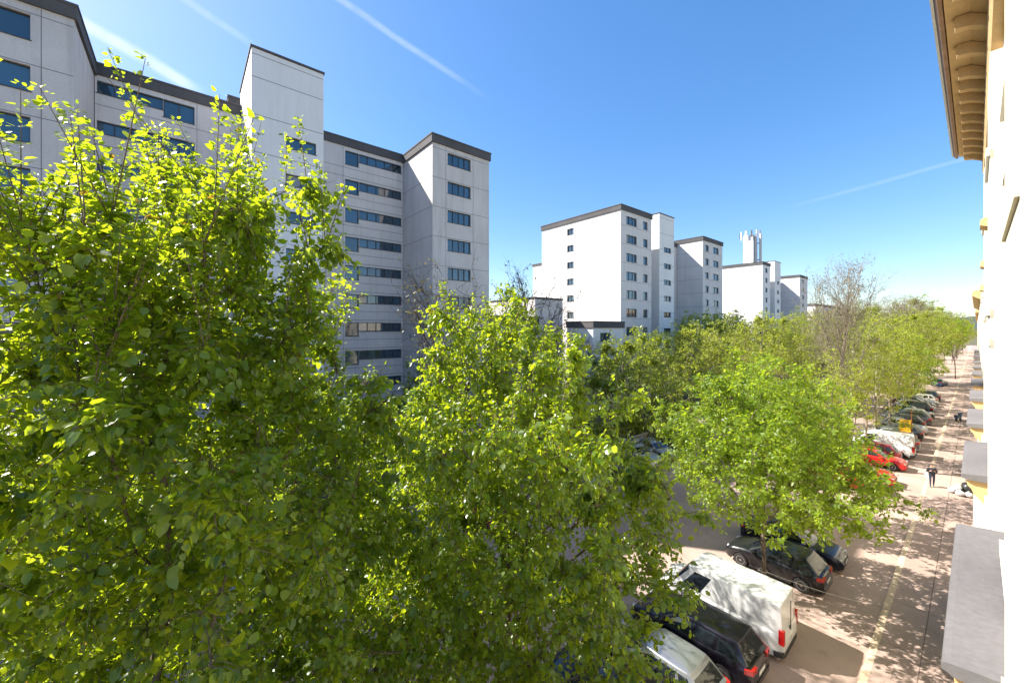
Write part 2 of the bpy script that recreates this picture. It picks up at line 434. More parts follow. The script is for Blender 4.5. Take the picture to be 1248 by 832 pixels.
def block(name, label, x0, x1, y0, y1, top, mat, front=(), end=(), fascia=.82, over=.15, joints_f=(), joints_e=(),
          frame='frame', mull=2, cat='apartment block', group=None, z0=0.0, vj=()):
    """one slab of the estate. front wall looks to +x (towards the street), end wall looks to -y.
       front / end: openings as (a0, a1, z0, z1[, panes]) with a = y on the front and x on the end"""
    root = empty(name, ((x0+x1)/2, (y0+y1)/2, z0))
    tag(root, label, cat, group)
    ox, oy = (x0+x1)/2, (y0+y1)/2
    Fp = lambda a, h, d: (x1-ox-d, a+y0-oy, h)
    Ep = lambda a, h, d: (a+x0-ox, y0-oy+d, h)
    D = .24
    m = MB()
    fo = [(o[0]-y0, o[1]-y0, o[2]-z0, o[3]-z0) for o in front]
    eo = [(o[0]-x0, o[1]-x0, o[2]-z0, o[3]-z0) for o in end]
    Ht = top-z0-(fascia if fascia else 0)
    wall_face(m, Fp, y1-y0, Ht, fo, D, 1)
    wall_face(m, Ep, x1-x0, Ht, eo, D, 1)
    X0, X1, Y0, Y1 = x0-ox, x1-ox, y0-oy, y1-oy
    m.quad((X1,Y1,0),(X0,Y1,0),(X0,Y1,Ht),(X1,Y1,Ht))
    m.quad((X0,Y1,0),(X0,Y0,0),(X0,Y0,Ht),(X0,Y1,Ht))
    m.quad((X0,Y0,Ht),(X1,Y0,Ht),(X1,Y1,Ht),(X0,Y1,Ht))
    m.build('wall', mat, root)
    if fascia:
        f = MB(); f.box(X0-over, X1+over, Y0-over, Y1+over, Ht+.003, Ht+fascia)
        f.box(X0-over-.05, X1+over+.05, Y0-over-.05, Y1+over+.05, Ht+fascia-.10, Ht+fascia+.04)
        f.build('roof', M['fascia'], root)
    # recessed joints between the cast panels, drawn as thin sealant strips
    if joints_f or joints_e or vj:
        j = MB()
        for z in joints_f:
            j.box(X1-.01, X1+.006, Y0+.02, Y1-.02, z-z0-.022, z-z0+.022)
        for z in joints_e:
            j.box(X0+.02, X1-.02, Y0-.006, Y0+.01, z-z0-.022, z-z0+.022)
        for y in vj:
            j.box(X1-.01, X1+.005, y-oy-.018, y-oy+.018, .1, Ht-.05)
        j.build('panel_joint', M['joint'], root)
    def win(P, o, n, axis):
        a0, a1, h0, h1 = o
        t, dd = .05, D-.03
        def bar(mm, p0, p1, q0, q1, d0, d1):
            c = [P(p0,q0,d0), P(p1,q0,d0), P(p1,q1,d0), P(p0,q1,d0), P(p0,q0,d1), P(p1,q0,d1), P(p1,q1,d1), P(p0,q1,d1)]
            k = len(mm.v); mm.v += c
            for q in ((0,1,2,3),(4,7,6,5),(0,4,5,1),(1,5,6,2),(2,6,7,3),(3,7,4,0)): mm.f.append(tuple(k+i for i in q))
        fm = MB()
        bar(fm, a0, a1, h0, h0+t, dd-.05, D); bar(fm, a0, a1, h1-t, h1, dd-.05, D)
        bar(fm, a0, a0+t, h0+t, h1-t, dd-.05, D); bar(fm, a1-t, a1, h0+t, h1-t, dd-.05, D)
        for k in range(1, n):
            c = a0+(a1-a0)*k/n
            bar(fm, c-t*.6, c+t*.6, h0+t, h1-t, dd-.05, D)
        w = fm.build('window', M[frame], root)
        for k in range(n):
            c0, c1 = a0+(a1-a0)*k/n, a0+(a1-a0)*(k+1)/n
            pm = MB(); tl = rng.uniform(-.012, .012)
            pm.quad(P(c0, h0, D-.012+tl), P(c1, h0, D-.012-tl), P(c1, h1, D-.012-tl), P(c0, h1, D-.012+tl))
            r_ = rng.random()
            mt = 'blind' if r_ < .015 else 'pane'
            pm.build('pane', M[mt], w, fix=False)
        sm = MB()
        bar(sm, a0-.05, a1+.05, h0-.05, h0-.003, -.05, D-.002)
        sm.build('sill', M['frame'], w)
    for o, q in zip(fo, front): win(Fp, o, q[4] if len(q) > 4 else mull, 'y')
    for o, q in zip(eo, end): win(Ep, o, q[4] if len(q) > 4 else 1, 'x')
    return root

G = 'white apartment slabs across the street'
# A: nearest slab row, from the far left of the picture
top = 31.1
rows = [top-1.35-1.22-ST*k for k in range(10)]
block('apartment_block', 'grey concrete apartment block with wide blue paired windows, cut off by the far left edge', -50, -34.4, -24, -5.04, top, M['panel'],
      front=[(a, a+3.4, z-.25, z+1.2, 2) for z in rows for a in (-10.1, -17.0)], joints_f=[z+1.28 for z in rows], vj=(-6.3,), group=G)
tall = [top-1.1-1.4-ST*k for k in range(10)]
block('apartment_block', 'recessed grey wing with thin window bands behind the crown of the nearest tree', -52, -41.0, -5.0, 3.72, top+.1, M['panel_light'],
      front=[(-4.9, -1.32, z+.5, z+1.4, 4) for z in tall]+[(-1.3, .6, z, z+1.4, 2) for z in tall], joints_f=[z-.35 for z in tall], vj=(.75,), group=G, mull=1)
block('stair_tower', 'tall white blank stair tower with one column of slot windows, the highest roof of all', -41.9, -34.4, 3.76, 8.7, 32.9, M['panel_white'],
      front=[(6.0, 8.15, 26.0-ST*k, 26.92-ST*k, 2) for k in range(8)], fascia=.14, over=.03, joints_f=[32.35]+[30.66-2.78*k for k in range(10)],
      joints_e=[30.66-2.78*k for k in range(10)], cat='stair tower', group='stair towers')
block('roof_vent_shaft', 'small white shaft with a dark cowl behind the tallest stair tower', -44.2, -42.6, 3.0, 4.4, 32.6, M['panel_white'], fascia=.5, over=.08, cat='roof shaft', z0=31.2)
block('apartment_block', 'pale wing with stepped window bands between the tall stair tower and the next block', -52, -41.0, 8.74, 18.56, top+.1, M['panel_light'],
      front=[(12.4, 13.75, z, z+1.4, 1) for z in tall]+[(13.77, 18.4, z+.5, z+1.4, 5) for z in tall], joints_f=[z-.35 for z in tall]+[z-1.25 for z in tall], vj=(12.2,), group=G, mull=1)
block('apartment_block', 'projecting concrete block with a dark flat roof edge and a diagonal shadow on its side', -52, -34.3, 18.6, 25.5, top, M['panel'],
      front=[(20.3, 23.1, z, z+1.2, 4) for z in rows], joints_f=[z+1.3 for z in rows], joints_e=[z+1.3 for z in rows], vj=(20.1, 23.4), group=G)
# link buildings
block('link_building', 'low link building with a brown roof edge beside the bare tree', -48, -39.0, 26.2, 37.4, 13.6, M['panel_white'], fascia=1.1, cat='link building',
      front=[(28+2.2*k, 29.6+2.2*k, 9.6, 11.0, 2) for k in range(4)], group='low link buildings')
block('link_building', 'windowless pale cube between the two groups of blocks', -52, -40.0, 37.8, 43.5, 16.4, M['panel'], fascia=.25, over=.05, joints_f=(13.5, 10.6), joints_e=(13.5, 10.6),
      cat='link building', group='low link buildings')
block('link_building', 'white annex with dark roof band and one brown window below the middle block', -39.4, -34.6, 43.9, 51.2, 13.0, M['panel_white'], fascia=.95,
      front=[(45.5, 48.0, 10.1, 11.35, 2)], cat='link building', group='low link buildings')
# B
TB = 31.1
rB = [TB-1.5-1.3-ST*k for k in range(9)]
block('apartment_block', 'white block in the middle with a blank sunlit side and two window columns', -52.5, -35.2, 51.4, 60.2, TB, M['panel_light'],
      front=[(52.9, 55.8, z, z+1.3, 3) for z in rB]+[(57.7, 59.0, z, z+1.3, 1) for z in rB], end=[(-46.2, -44.7, z, z+1.05, 2) for z in rB],
      joints_f=[z-.25 for z in rB], joints_e=[z-.25 for z in rB], group=G)
block('stair_tower', 'slim white stair tower attached to the middle block', -42, -35.8, 63.8, 69, 32.3, M['panel_white'],
      front=[(65.4, 67.9, 25.6-ST*k, 26.5-ST*k, 2) for k in range(8)], fascia=.14, over=.03, joints_f=[31.6-2.8*k for k in range(9)], cat='stair tower', group='stair towers')
block('apartment_block', 'recessed wing behind the middle block', -52, -42.5, 60.3, 83, TB-.5, M['panel_light'], front=[(70+2.6*i, 71.6+2.6*i, z, z+1.1, 1) for z in rB for i in range(4)], group=G)
block('apartment_block', 'stepped white end with one small window behind the middle block', -62, -52.6, 58, 66, 25.8, M['panel_white'], fascia=.4, end=[(-54.8, -53.6, 22.2, 23.6, 1)], group=G)
block('apartment_block', 'lower stepped white end with rough roof edge left of the middle block', -74, -56, 70, 80, 23.0, M['panel_white'], fascia=.8, end=[(-60.2, -58.6, 19.0, 20.8, 1)], group=G)
# C
TC = 31.3
rC = [TC-1.6-1.3-ST*k for k in range(9)]
block('apartment_block', 'third block along the street, its sunlit side half in diagonal shadow', -52, -36.9, 83.2, 93, TC, M['panel_light'],
      front=[(84.4, 86.0, z, z+1.3, 1) for z in rC]+[(88.2, 91.0, z, z+1.3, 2) for z in rC], joints_f=[z-.25 for z in rC], joints_e=[z-.25 for z in rC], group=G)
block('apartment_block', 'recessed wing behind the third block', -60, -51, 93.1, 111, TC-1, M['panel_light'], group=G)
# D, with the aerial shaft
rD = [TC-1.6-1.3-ST*k for k in range(9)]
block('apartment_block', 'fourth block with a sunlit white side below the aerial shaft', -62, -39.8, 128, 134.5, TC, M['panel_white'],
      front=[(130.1, 132.2, z, z+1.3, 1) for z in rD], end=[(-61.5, -59.6, z, z+1.1, 1) for z in rD], joints_e=[z-.25 for z in rD], group=G)
block('stair_tower', 'slim white stair tower attached to the fourth block', -46, -39.6, 138, 143.5, 32.6, M['panel_white'],
      front=[(140, 142, 25.6-ST*k, 26.6-ST*k, 1) for k in range(8)], fascia=.14, over=.03, cat='stair tower', group='stair towers')
block('apartment_block', 'recessed wing behind the fourth block', -60, -47.5, 134.6, 169, TC-1.2, M['panel_light'], group=G)
block('apartment_block', 'farthest block of the row, narrow with a shadowed side', -60, -41, 170, 180, TC, M['panel_light'],
      front=[(172.3, 175.2, z, z+1.4, 1) for z in rD], joints_e=[z-.25 for z in rD], group=G)
block('low_building', 'long low pale hall beyond the last block with a dark roof line', -95, -44, 205, 262, 22.5, M['panel_white'], fascia=1.0,
      front=[(215, 250, 15, 16.2, 8)], cat='building')
# aerial shaft on the roof of D
ar = empty('aerial_shaft', (-43.6, 131.4, TC+.05)); tag(ar, 'white roof shaft crowded with phone aerials on the fourth block', 'aerial mast')
m = MB(); m.box(-1.9, .8, -1.6, 1.6, 0, 8.6); m.build('shaft', M['panel_white'], ar)
m = MB(); m.box(1.02, 1.5, -1.0, -.3, .1, 8.2); m.box(1.9, 2.4, -.2, .6, .1, 8.9); m.box(1.02, 1.9, .2, .4, 1, 1.3); m.box(1.02, 1.9, .2, .4, 6, 6.3); m.build('cable_duct', M['pole'], ar)
for k in range(11):
    a = 2*PI*k/11
    q = empty('aerial', (-.6+2.5*math.cos(a), 2.0*math.sin(a), 8.2), a, ar)
    m = MB(); m.tube([(0,0,-1.0),(0,0,2.0+.5*(k % 3))], .07, 6); m.tube([(-.7,0,.2),(0,0,.2)], .05, 6); m.build('mast', M['chrome'], q)
    m = MB(); m.box(.09, .32, -.18, .18, -.3, 1.7); m.build('antenna_panel', M['panel_white'] if k % 3 else M['joint'], q)

# ------------------------------------------------------------------ own side of the street: facade seen along its face
own = empty('town_house', (.40, 16, 0)); tag(own, 'cream plaster town house on the right edge with a deep bracketed cornice', 'house')
OX, OY = .40, 16.0
def own_part(name, mb, mat, parent=own, dz=0, **k):
    mb.v = [(x-OX, y-OY, z) for x, y, z in mb.v]
    return mb.build(name, mat, parent, **k)
m = MB(); m.box(.40, 9, 1.2, 26.9, .1, 19.5); own_part('wall', m, M['plaster_pale'])
m = MB(); m.box(.02, .398, 8.2, 26.7, .1, 6.4); m.prism([(.398, 6.4), (.02, 6.4), (-.06, 6.55), (-.06, 6.7), (.06, 6.78), (.398, 6.9)], 'y', 8.2, 26.7)
own_part('ground_storey', m, M['plaster'])
m = MB(); m.box(.19, .398, 4.3, 6.6, .1, 19.2); m.box(.15, .19, 4.2, 6.45, .1, 6.9)
for z in (8.2, 12.9, 16.6): m.box(.165, .19, 4.35, 6.55, z, z+.16)
own_part('pilaster', m, M['plaster'])
for (a, b2) in ((14.3, 16.9), (24.2, 26.4)):
    m = MB(); m.box(.20, .398, a, b2, 6.95, 18.4)
    for z in (7.2, 11.6, 12.3, 16.0): m.box(.14, .198, a-.05, b2+.05, z, z+.18)
    own_part('pilaster', m, M['plaster_pale'])
# recessed windows of the upper floors
for yb in (10.4, 20.5):
    for zb in (8.1, 12.2, 16.0):
        m = MB(); m.box(.33, .397, yb-1.1, yb-.85, zb, zb+2.4); m.box(.33, .397, yb+.85, yb+1.1, zb, zb+2.4); m.box(.30, .397, yb-1.1, yb+1.1, zb+2.403, zb+2.65); m.box(.27, .397, yb-1.15, yb+1.15, zb-.2, zb-.003)
        fr = own_part('window', m, M['plaster_pale'])
        m = MB(); m.quad((.392, yb-.85, zb), (.392, yb+.85, zb), (.392, yb+.85, zb+2.4), (.392, yb-.85, zb+2.4)); own_part('pane', m, M['pane'], fr)
# the cornice: gutter edge, soffit, brackets
m = MB(); m.prism([(.40, 19.25), (-.10, 19.62), (-.50, 19.66), (-.52, 19.80), (-.40, 20.6), (.6, 20.9)], 'y', -6, 26.6); own_part('cornice', m, M['ochre'])
m = MB(); m.prism([(-.523, 19.62), (-.60, 19.64), (-.66, 19.76), (-.66, 19.85), (-.523, 19.9)], 'y', -6, 26.65); g1 = own_part('gutter', m, M['gutter'])
m = MB(); m.prism([(-.663, 19.74), (-.72, 19.78), (-.72, 19.98), (-.663, 20.0)], 'y', -6, 26.7); own_part('gutter_lip', m, M['plaster_pale'], g1)
m = MB(); m.prism([(.398, 18.55), (.22, 18.6), (.16, 18.85), (.16, 19.0), (.398, 19.1)], 'y', 6.7, 26.6); own_part('frieze', m, M['ochre'])
y = 3.0
while y < 26.3:
    m = MB(); m.prism([(.396, 18.95), (.30, 18.98), (.12, 19.18), (-.12, 19.30), (-.34, 19.34), (-.36, 19.40), (-.34, 19.628), (-.10, 19.60), (.396, 19.23)], 'y', y-.115, y+.115)
    own_part('bracket', m, M['ochre'])
    y += 1.45 if y < 17 else .95
# door-hood like ledges above the lower windows: grey sheet tops, ochre corbels
def ledge(parent, off, yc, ln, first=False):
    m = MB(); y0, y1 = yc-ln/2, yc+ln/2
    m.prism([(.39, 7.72), (-.22, 7.66), (-.285, 7.645), (-.30, 7.61), (-.30, 7.55), (-.24, 7.53), (-.20, 7.5), (.39, 7.5)], 'y', y0, y1)
    m.v = [(x-off[0], yy-off[1], z) for x, yy, z in m.v]
    l = m.build('ledge', M['ledge'], parent)
    for q in (y0+.12, y1-.52):
        m = MB(); m.prism([(.39, 7.497), (-.17, 7.497), (-.19, 7.40), (-.17, 7.30), (-.10, 7.22), (-.04, 7.05), (.10, 6.88), (.20, 6.75), (.39, 6.62)], 'y', q, q+.4)
        m.v = [(x-off[0], yy-off[1], z) for x, yy, z in m.v]
        m.build('corbel', M['ochre'], l)
    m = MB(); m.prism([(.39, 7.49), (-.05, 7.49), (0.02, 7.38), (.39, 7.36)], 'y', y0+.55, y1-.55)
    m.v = [(x-off[0], yy-off[1], z) for x, yy, z in m.v]
    m.build('moulding', M['ochre'], l)
ledge(own, (OX, OY, 0), 10.4, 5.6)
ledge(own, (OX, OY, 0), 20.5, 5.3)
# drips, hooks and window hoods higher up, seen edge on
for (yy, z, d) in ((19.2, 17.2, .14), (22.0, 15.6, .22), (24.8, 14.4, .2), (25.8, 13.5, .2)):
    m = MB(); m.prism([(.396, z), (.40-d-.1, z+.12), (.40-d-.1, z+.3), (.40-d, z+.38), (.396, z+.42)], 'y', yy, yy+1.1); m.box(.40-d+.08, .398, yy+.15, yy+.4, z-.9, z)
    own_part('window_hood', m, M['ochre'])

nb = empty('town_house', (.38, 80, 0)); tag(nb, 'second cream town house farther down the pavement with ledges in a row', 'house')
m = MB(); m.box(0, 9, -53, 55, .1, 16.4); nb_w = m.build('wall', M['plaster_pale'], nb)
m = MB(); m.box(-.36, -.003, -52.9, 54.8, .1, 6.3); m.build('ground_storey', M['plaster'], nb)
m = MB(); m.prism([(0, 16.0), (-.75, 16.5), (-.82, 16.7), (-.7, 17.2), (1, 17.6)], 'y', 4, 55); m.build('cornice', M['ochre'], nb)
for k in range(10):
    ledge(nb, (.38, 80, 0), 30.0+9.95*k, 5.2)
for k in range(9):
    for zb in (8.2, 12.2):
        m = MB(); yb = -50+9.95*k
        m.box(-.07, -.003, yb-1.0, yb-.75, zb, zb+2.3); m.box(-.07, -.003, yb+.75, yb+1.0, zb, zb+2.3); m.box(-.12, -.003, yb-1.1, yb+1.1, zb+2.303, zb+2.5)
        m.build('window', M['plaster'], nb)
far = empty('town_house', (.3, 220, 0)); tag(far, 'pale town house at the far end of the pavement', 'house')
m = MB(); m.box(0, 10, -84, 100, .1, 15.5); m.build('wall', M['plaster'], far)
m = MB(); m.box(-.5, 10.2, -84.3, 100.3, 15.503, 16.1); m.build('cornice', M['ochre'], far)

# ------------------------------------------------------------------ vehicles
CACHE = {}
def pchip(xs, ys, x):
    return float(np.interp(x, xs, ys))
def smooth_interp(xs, ys):
    """monotone-ish smooth curve through points"""
    xs = np.array(xs, float); ys = np.array(ys, float)
    d = np.diff(ys)/np.diff(xs); mm = np.zeros_like(ys)
    mm[1:-1] = np.where(d[:-1]*d[1:] > 0, 2*d[:-1]*d[1:]/(d[:-1]+d[1:]+1e-12), 0); mm[0] = d[0]; mm[-1] = d[-1]
    def f(x):
        i = int(np.clip(np.searchsorted(xs, x)-1, 0, len(xs)-2)); h = xs[i+1]-xs[i]; t = (x-xs[i])/h
        return float((2*t**3-3*t**2+1)*ys[i]+(t**3-2*t**2+t)*h*mm[i]+(-2*t**3+3*t**2)*ys[i+1]+(t**3-t**2)*h*mm[i+1])
    return f

KINDS = {
 # L, W, roof height, wheel radius, axle front/rear x, top line (x,z) rear->front, greenhouse base x (rear,front), roof x (rear,front), belt z
 'hatch':  dict(L=4.15, W=1.76, Hr=1.47, wr=.315, ax=(1.28, -1.27), top=[(-2.07,.72),(-2.02,.92),(-1.7,.97),(-.6,.95),(.6,.93),(1.0,.92),(1.6,.83),(1.95,.70),(2.07,.52)], gb=(-1.93, 1.10), gr=(-1.45, .22), belt=.93, pil=(.40, .72)),
 'estate': dict(L=4.55, W=1.80, Hr=1.50, wr=.325, ax=(1.42, -1.35), top=[(-2.27,.70),(-2.22,.95),(-1.8,1.0),(-.6,.96),(.7,.93),(1.1,.92),(1.75,.83),(2.12,.70),(2.27,.52)], gb=(-2.13, 1.18), gr=(-1.80, .35), belt=.95, pil=(.36, .66)),
 'saloon': dict(L=4.55, W=1.78, Hr=1.44, wr=.32, ax=(1.40, -1.32), top=[(-2.27,.68),(-2.2,.94),(-1.75,.99),(-1.3,.97),(.6,.92),(1.05,.91),(1.75,.82),(2.12,.69),(2.27,.52)], gb=(-1.72, 1.15), gr=(-.98, .28), belt=.94, pil=(.42, .78)),
 'suv':    dict(L=4.60, W=1.88, Hr=1.70, wr=.36, ax=(1.40, -1.36), top=[(-2.30,.75),(-2.24,1.05),(-1.8,1.10),(-.6,1.08),(.7,1.05),(1.1,1.04),(1.8,.96),(2.15,.80),(2.30,.58)], gb=(-2.14, 1.20), gr=(-1.80, .42), belt=1.06, pil=(.36, .66)),
 'van':    dict(L=5.0, W=1.92, Hr=2.08, wr=.33, ax=(1.55, -1.50), top=[(-2.50,.95),(-2.48,1.05),(-2.0,1.06),(-.6,1.06),(.9,1.06),(1.5,1.06),(2.0,.98),(2.32,.80),(2.50,.55)], gb=(-2.47, 1.78), gr=(-2.40, .95), belt=1.04, pil=(.30, .70)),
}

def body_mesh(k, s, ncol):
    f = smooth_interp(*zip(*s['top'])); Lh, W, wr = s['L']/2, s['W']/2, s['wr']
    xs = sorted(set(np.round(np.concatenate([np.linspace(-Lh, Lh, ncol), [-Lh+.03, -Lh+.09, Lh-.03, Lh-.09], *[a+wr*1.16*np.cos(np.linspace(0, PI, 9)) for a in s['ax']]]), 4)))
    m = MB(); lv = [0, .12, .28, .48, .68, .82, .91, .965, 1.0]
    prev = None
    for x in xs:
        e = min(1, (Lh-abs(x))/.42); w = W*(1-.20*(1-e)**2.2)
        zt = f(x); zb = .20 + .10*(1-min(1, (Lh-abs(x))/.25))
        for a in s['ax']:
            q = (wr*1.17)**2-(x-a)**2
            if q > 0: zb = max(zb, wr+math.sqrt(q)*.98)
        zb = min(zb, zt-.06)
        ring = []
        for t in lv:
            z = zb+(zt-zb)*t
            zz = (z-.2)/(zt-.2+1e-6)
            yw = w*(.93+.07*math.sin(min(1, zz*1.35)*PI*.5)) if zz < .8 else w*(1.0-.09*((zz-.8)/.2)**1.6)
            ring.append((yw, z))
        ring += [(w*.80, zt+.012), (w*.5, zt+.028), (w*.2, zt+.036), (0, zt+.037)]
        full = [(-y_, z) for y_, z in ring]+[(y_, z) for y_, z in reversed(ring[:-1])]
        n = len(m.v); m.v += [(x, y_, z) for y_, z in full]
        if prev is not None:
            for i in range(len(full)-1): m.f.append((prev+i, prev+i+1, n+i+1, n+i))
        else: m.f.append(tuple(n+i for i in range(len(full))))
        prev = n
    m.f.append(tuple(prev+i for i in reversed(range(len(full)))))
    return m

def cabin(k, s):
    """greenhouse: returns MB for shell and list of (name, MB) for the panes"""
    W = s['W']/2; van = k == 'van'
    hs_ = [0, .10, .32, .60, .84, .93, 1.0]
    xr0, xf0 = s['gb']; xr1, xf1 = s['gr']; z0, z1 = s['belt']-.015, s['Hr']-.05
    fy = [0, .3, .6, .84]; p1, p2 = s['pil']
    side = [.02, .07, p1-.025, p1+.025, p2-.02, p2+.03, .93, .98]
    rings = []
    def ring(xr, xf, w, z, bow):
        pts = []
        for q in fy: pts.append((xf-bow*q*q, w*q, z))
        pts.append((xf-bow-.035, w*.955, z))
        for q in side: pts.append((xf-bow-.05+(xr+.06-(xf-bow-.05))*q, w*(1.0-.05*(2*q-1)**4), z))
        pts.append((xr+.035, w*.93, z))
        for q in reversed(fy): pts.append((xr+.03*q*q, w*q*.98, z))
        mir = [(x, -y_, z) for x, y_, z in reversed(pts[1:-1])]
        return pts+mir
    nh = len(hs_)
    tum = .07 if van else .20
    for h in hs_:
        hh = h
        rings.append(ring(xr0+(xr1-xr0)*hh**(1.15), xf0+(xf1-xf0)*hh**1.05, W*(.93-tum*hh**1.2), z0+(z1-z0)*h, .16))
    n_half = len(rings[0])
    for sc_, dz in ((.965, .028), (.88, .045), (.6, .062), (.25, .068)):
        c = ((xr1+xf1)/2)
        top_ = rings[nh-1]
        rings.append([((x-c)*(.5+.5*sc_ if sc_ > .8 else sc_)+c, y_*sc_, z1+dz) for x, y_, z in top_])
    nf = len(fy); iS = nf+1; ns = len(side)
    half = nf+1+ns+1+nf
    panes = {}
    def cell(i):
        """which pane column i (half perimeter) belongs to"""
        if i < nf-1 or i == nf-1: return 'windscreen'
        j = i-iS
        if 1 <= j < 2: return 'a'
        if 3 <= j < 4: return 'b'
        if 5 <= j < 6: return 'c'
        if i >= iS+ns+1: return 'rear_window'
        return None
    m = MB()
    per = len(rings[0])
    for rg in rings: m.v += rg
    shell = MB(); shell.v = list(m.v)
    pn = {}
    for r_ in range(len(rings)-1):
        for i in range(per):
            j = (i+1) % per
            hi = i if i < half-1 else (per-1-i)
            sd = 'l' if i < half-1 else 'r'
            c = cell(hi)
            if van and c in ('b', 'c', 'rear_window'): c = None
            zlo = 1
            if r_ in range(zlo, 4) and c:
                key = c if c in ('windscreen', 'rear_window') else c+sd
                pn.setdefault(key, []).append((r_*per+i, r_*per+j, (r_+1)*per+j, (r_+1)*per+i))
            else:
                shell.f.append((r_*per+i, r_*per+j, (r_+1)*per+j, (r_+1)*per+i))
    shell.f.append(tuple((len(rings)-1)*per+i for i in range(per)))
    out = []
    for key, fs in pn.items():
        q = MB(); idx = {}
        for fc in fs:
            for v_ in fc:
                if v_ not in idx: idx[v_] = len(q.v); q.v.append(m.v[v_])
            q.f.append(tuple(idx[v_] for v_ in fc))
        out.append((key if key in ('windscreen', 'rear_window') else 'side_window', q))
    return shell, out

def wheel_meshes(r_):
    t = MB(); w = .20
    t.lathe([(r_*.62, -w/2), (r_*.93, -w/2), (r_, -w/2+.03), (r_, w/2-.03), (r_*.93, w/2), (r_*.62, w/2)], axis='y', seg=28)
    rm = MB(); rm.lathe([(r_*.63, -w/2+.02), (r_*.63, w/2+.004), (r_*.56, w/2+.006), (r_*.55, w/2-.05), (.03, w/2-.055)], axis='y', seg=28)
    for k in range(7):
        a = 2*PI*k/7; c, s_ = math.cos(a), math.sin(a)
        p = lambda rr_, o, d: (c*rr_-s_*o, d, s_*rr_+c*o)
        b = [p(.03,-.03,w/2-.02), p(.03,.03,w/2-.02), p(r_*.58,.026,w/2-.006), p(r_*.58,-.026,w/2-.006), p(.03,-.03,w/2-.05), p(.03,.03,w/2-.05), p(r_*.58,.026,w/2-.05), p(r_*.58,-.026,w/2-.05)]
        n = len(rm.v); rm.v += b
        for q in ((0,1,2,3),(0,4,5,1),(1,5,6,2),(2,6,7,3),(3,7,4,0)): rm.f.append(tuple(n+i for i in q))
    rm.lathe([(.05, w/2-.05), (.05, w/2), (.02, w/2+.006)], axis='y', seg=12)
    return t, rm

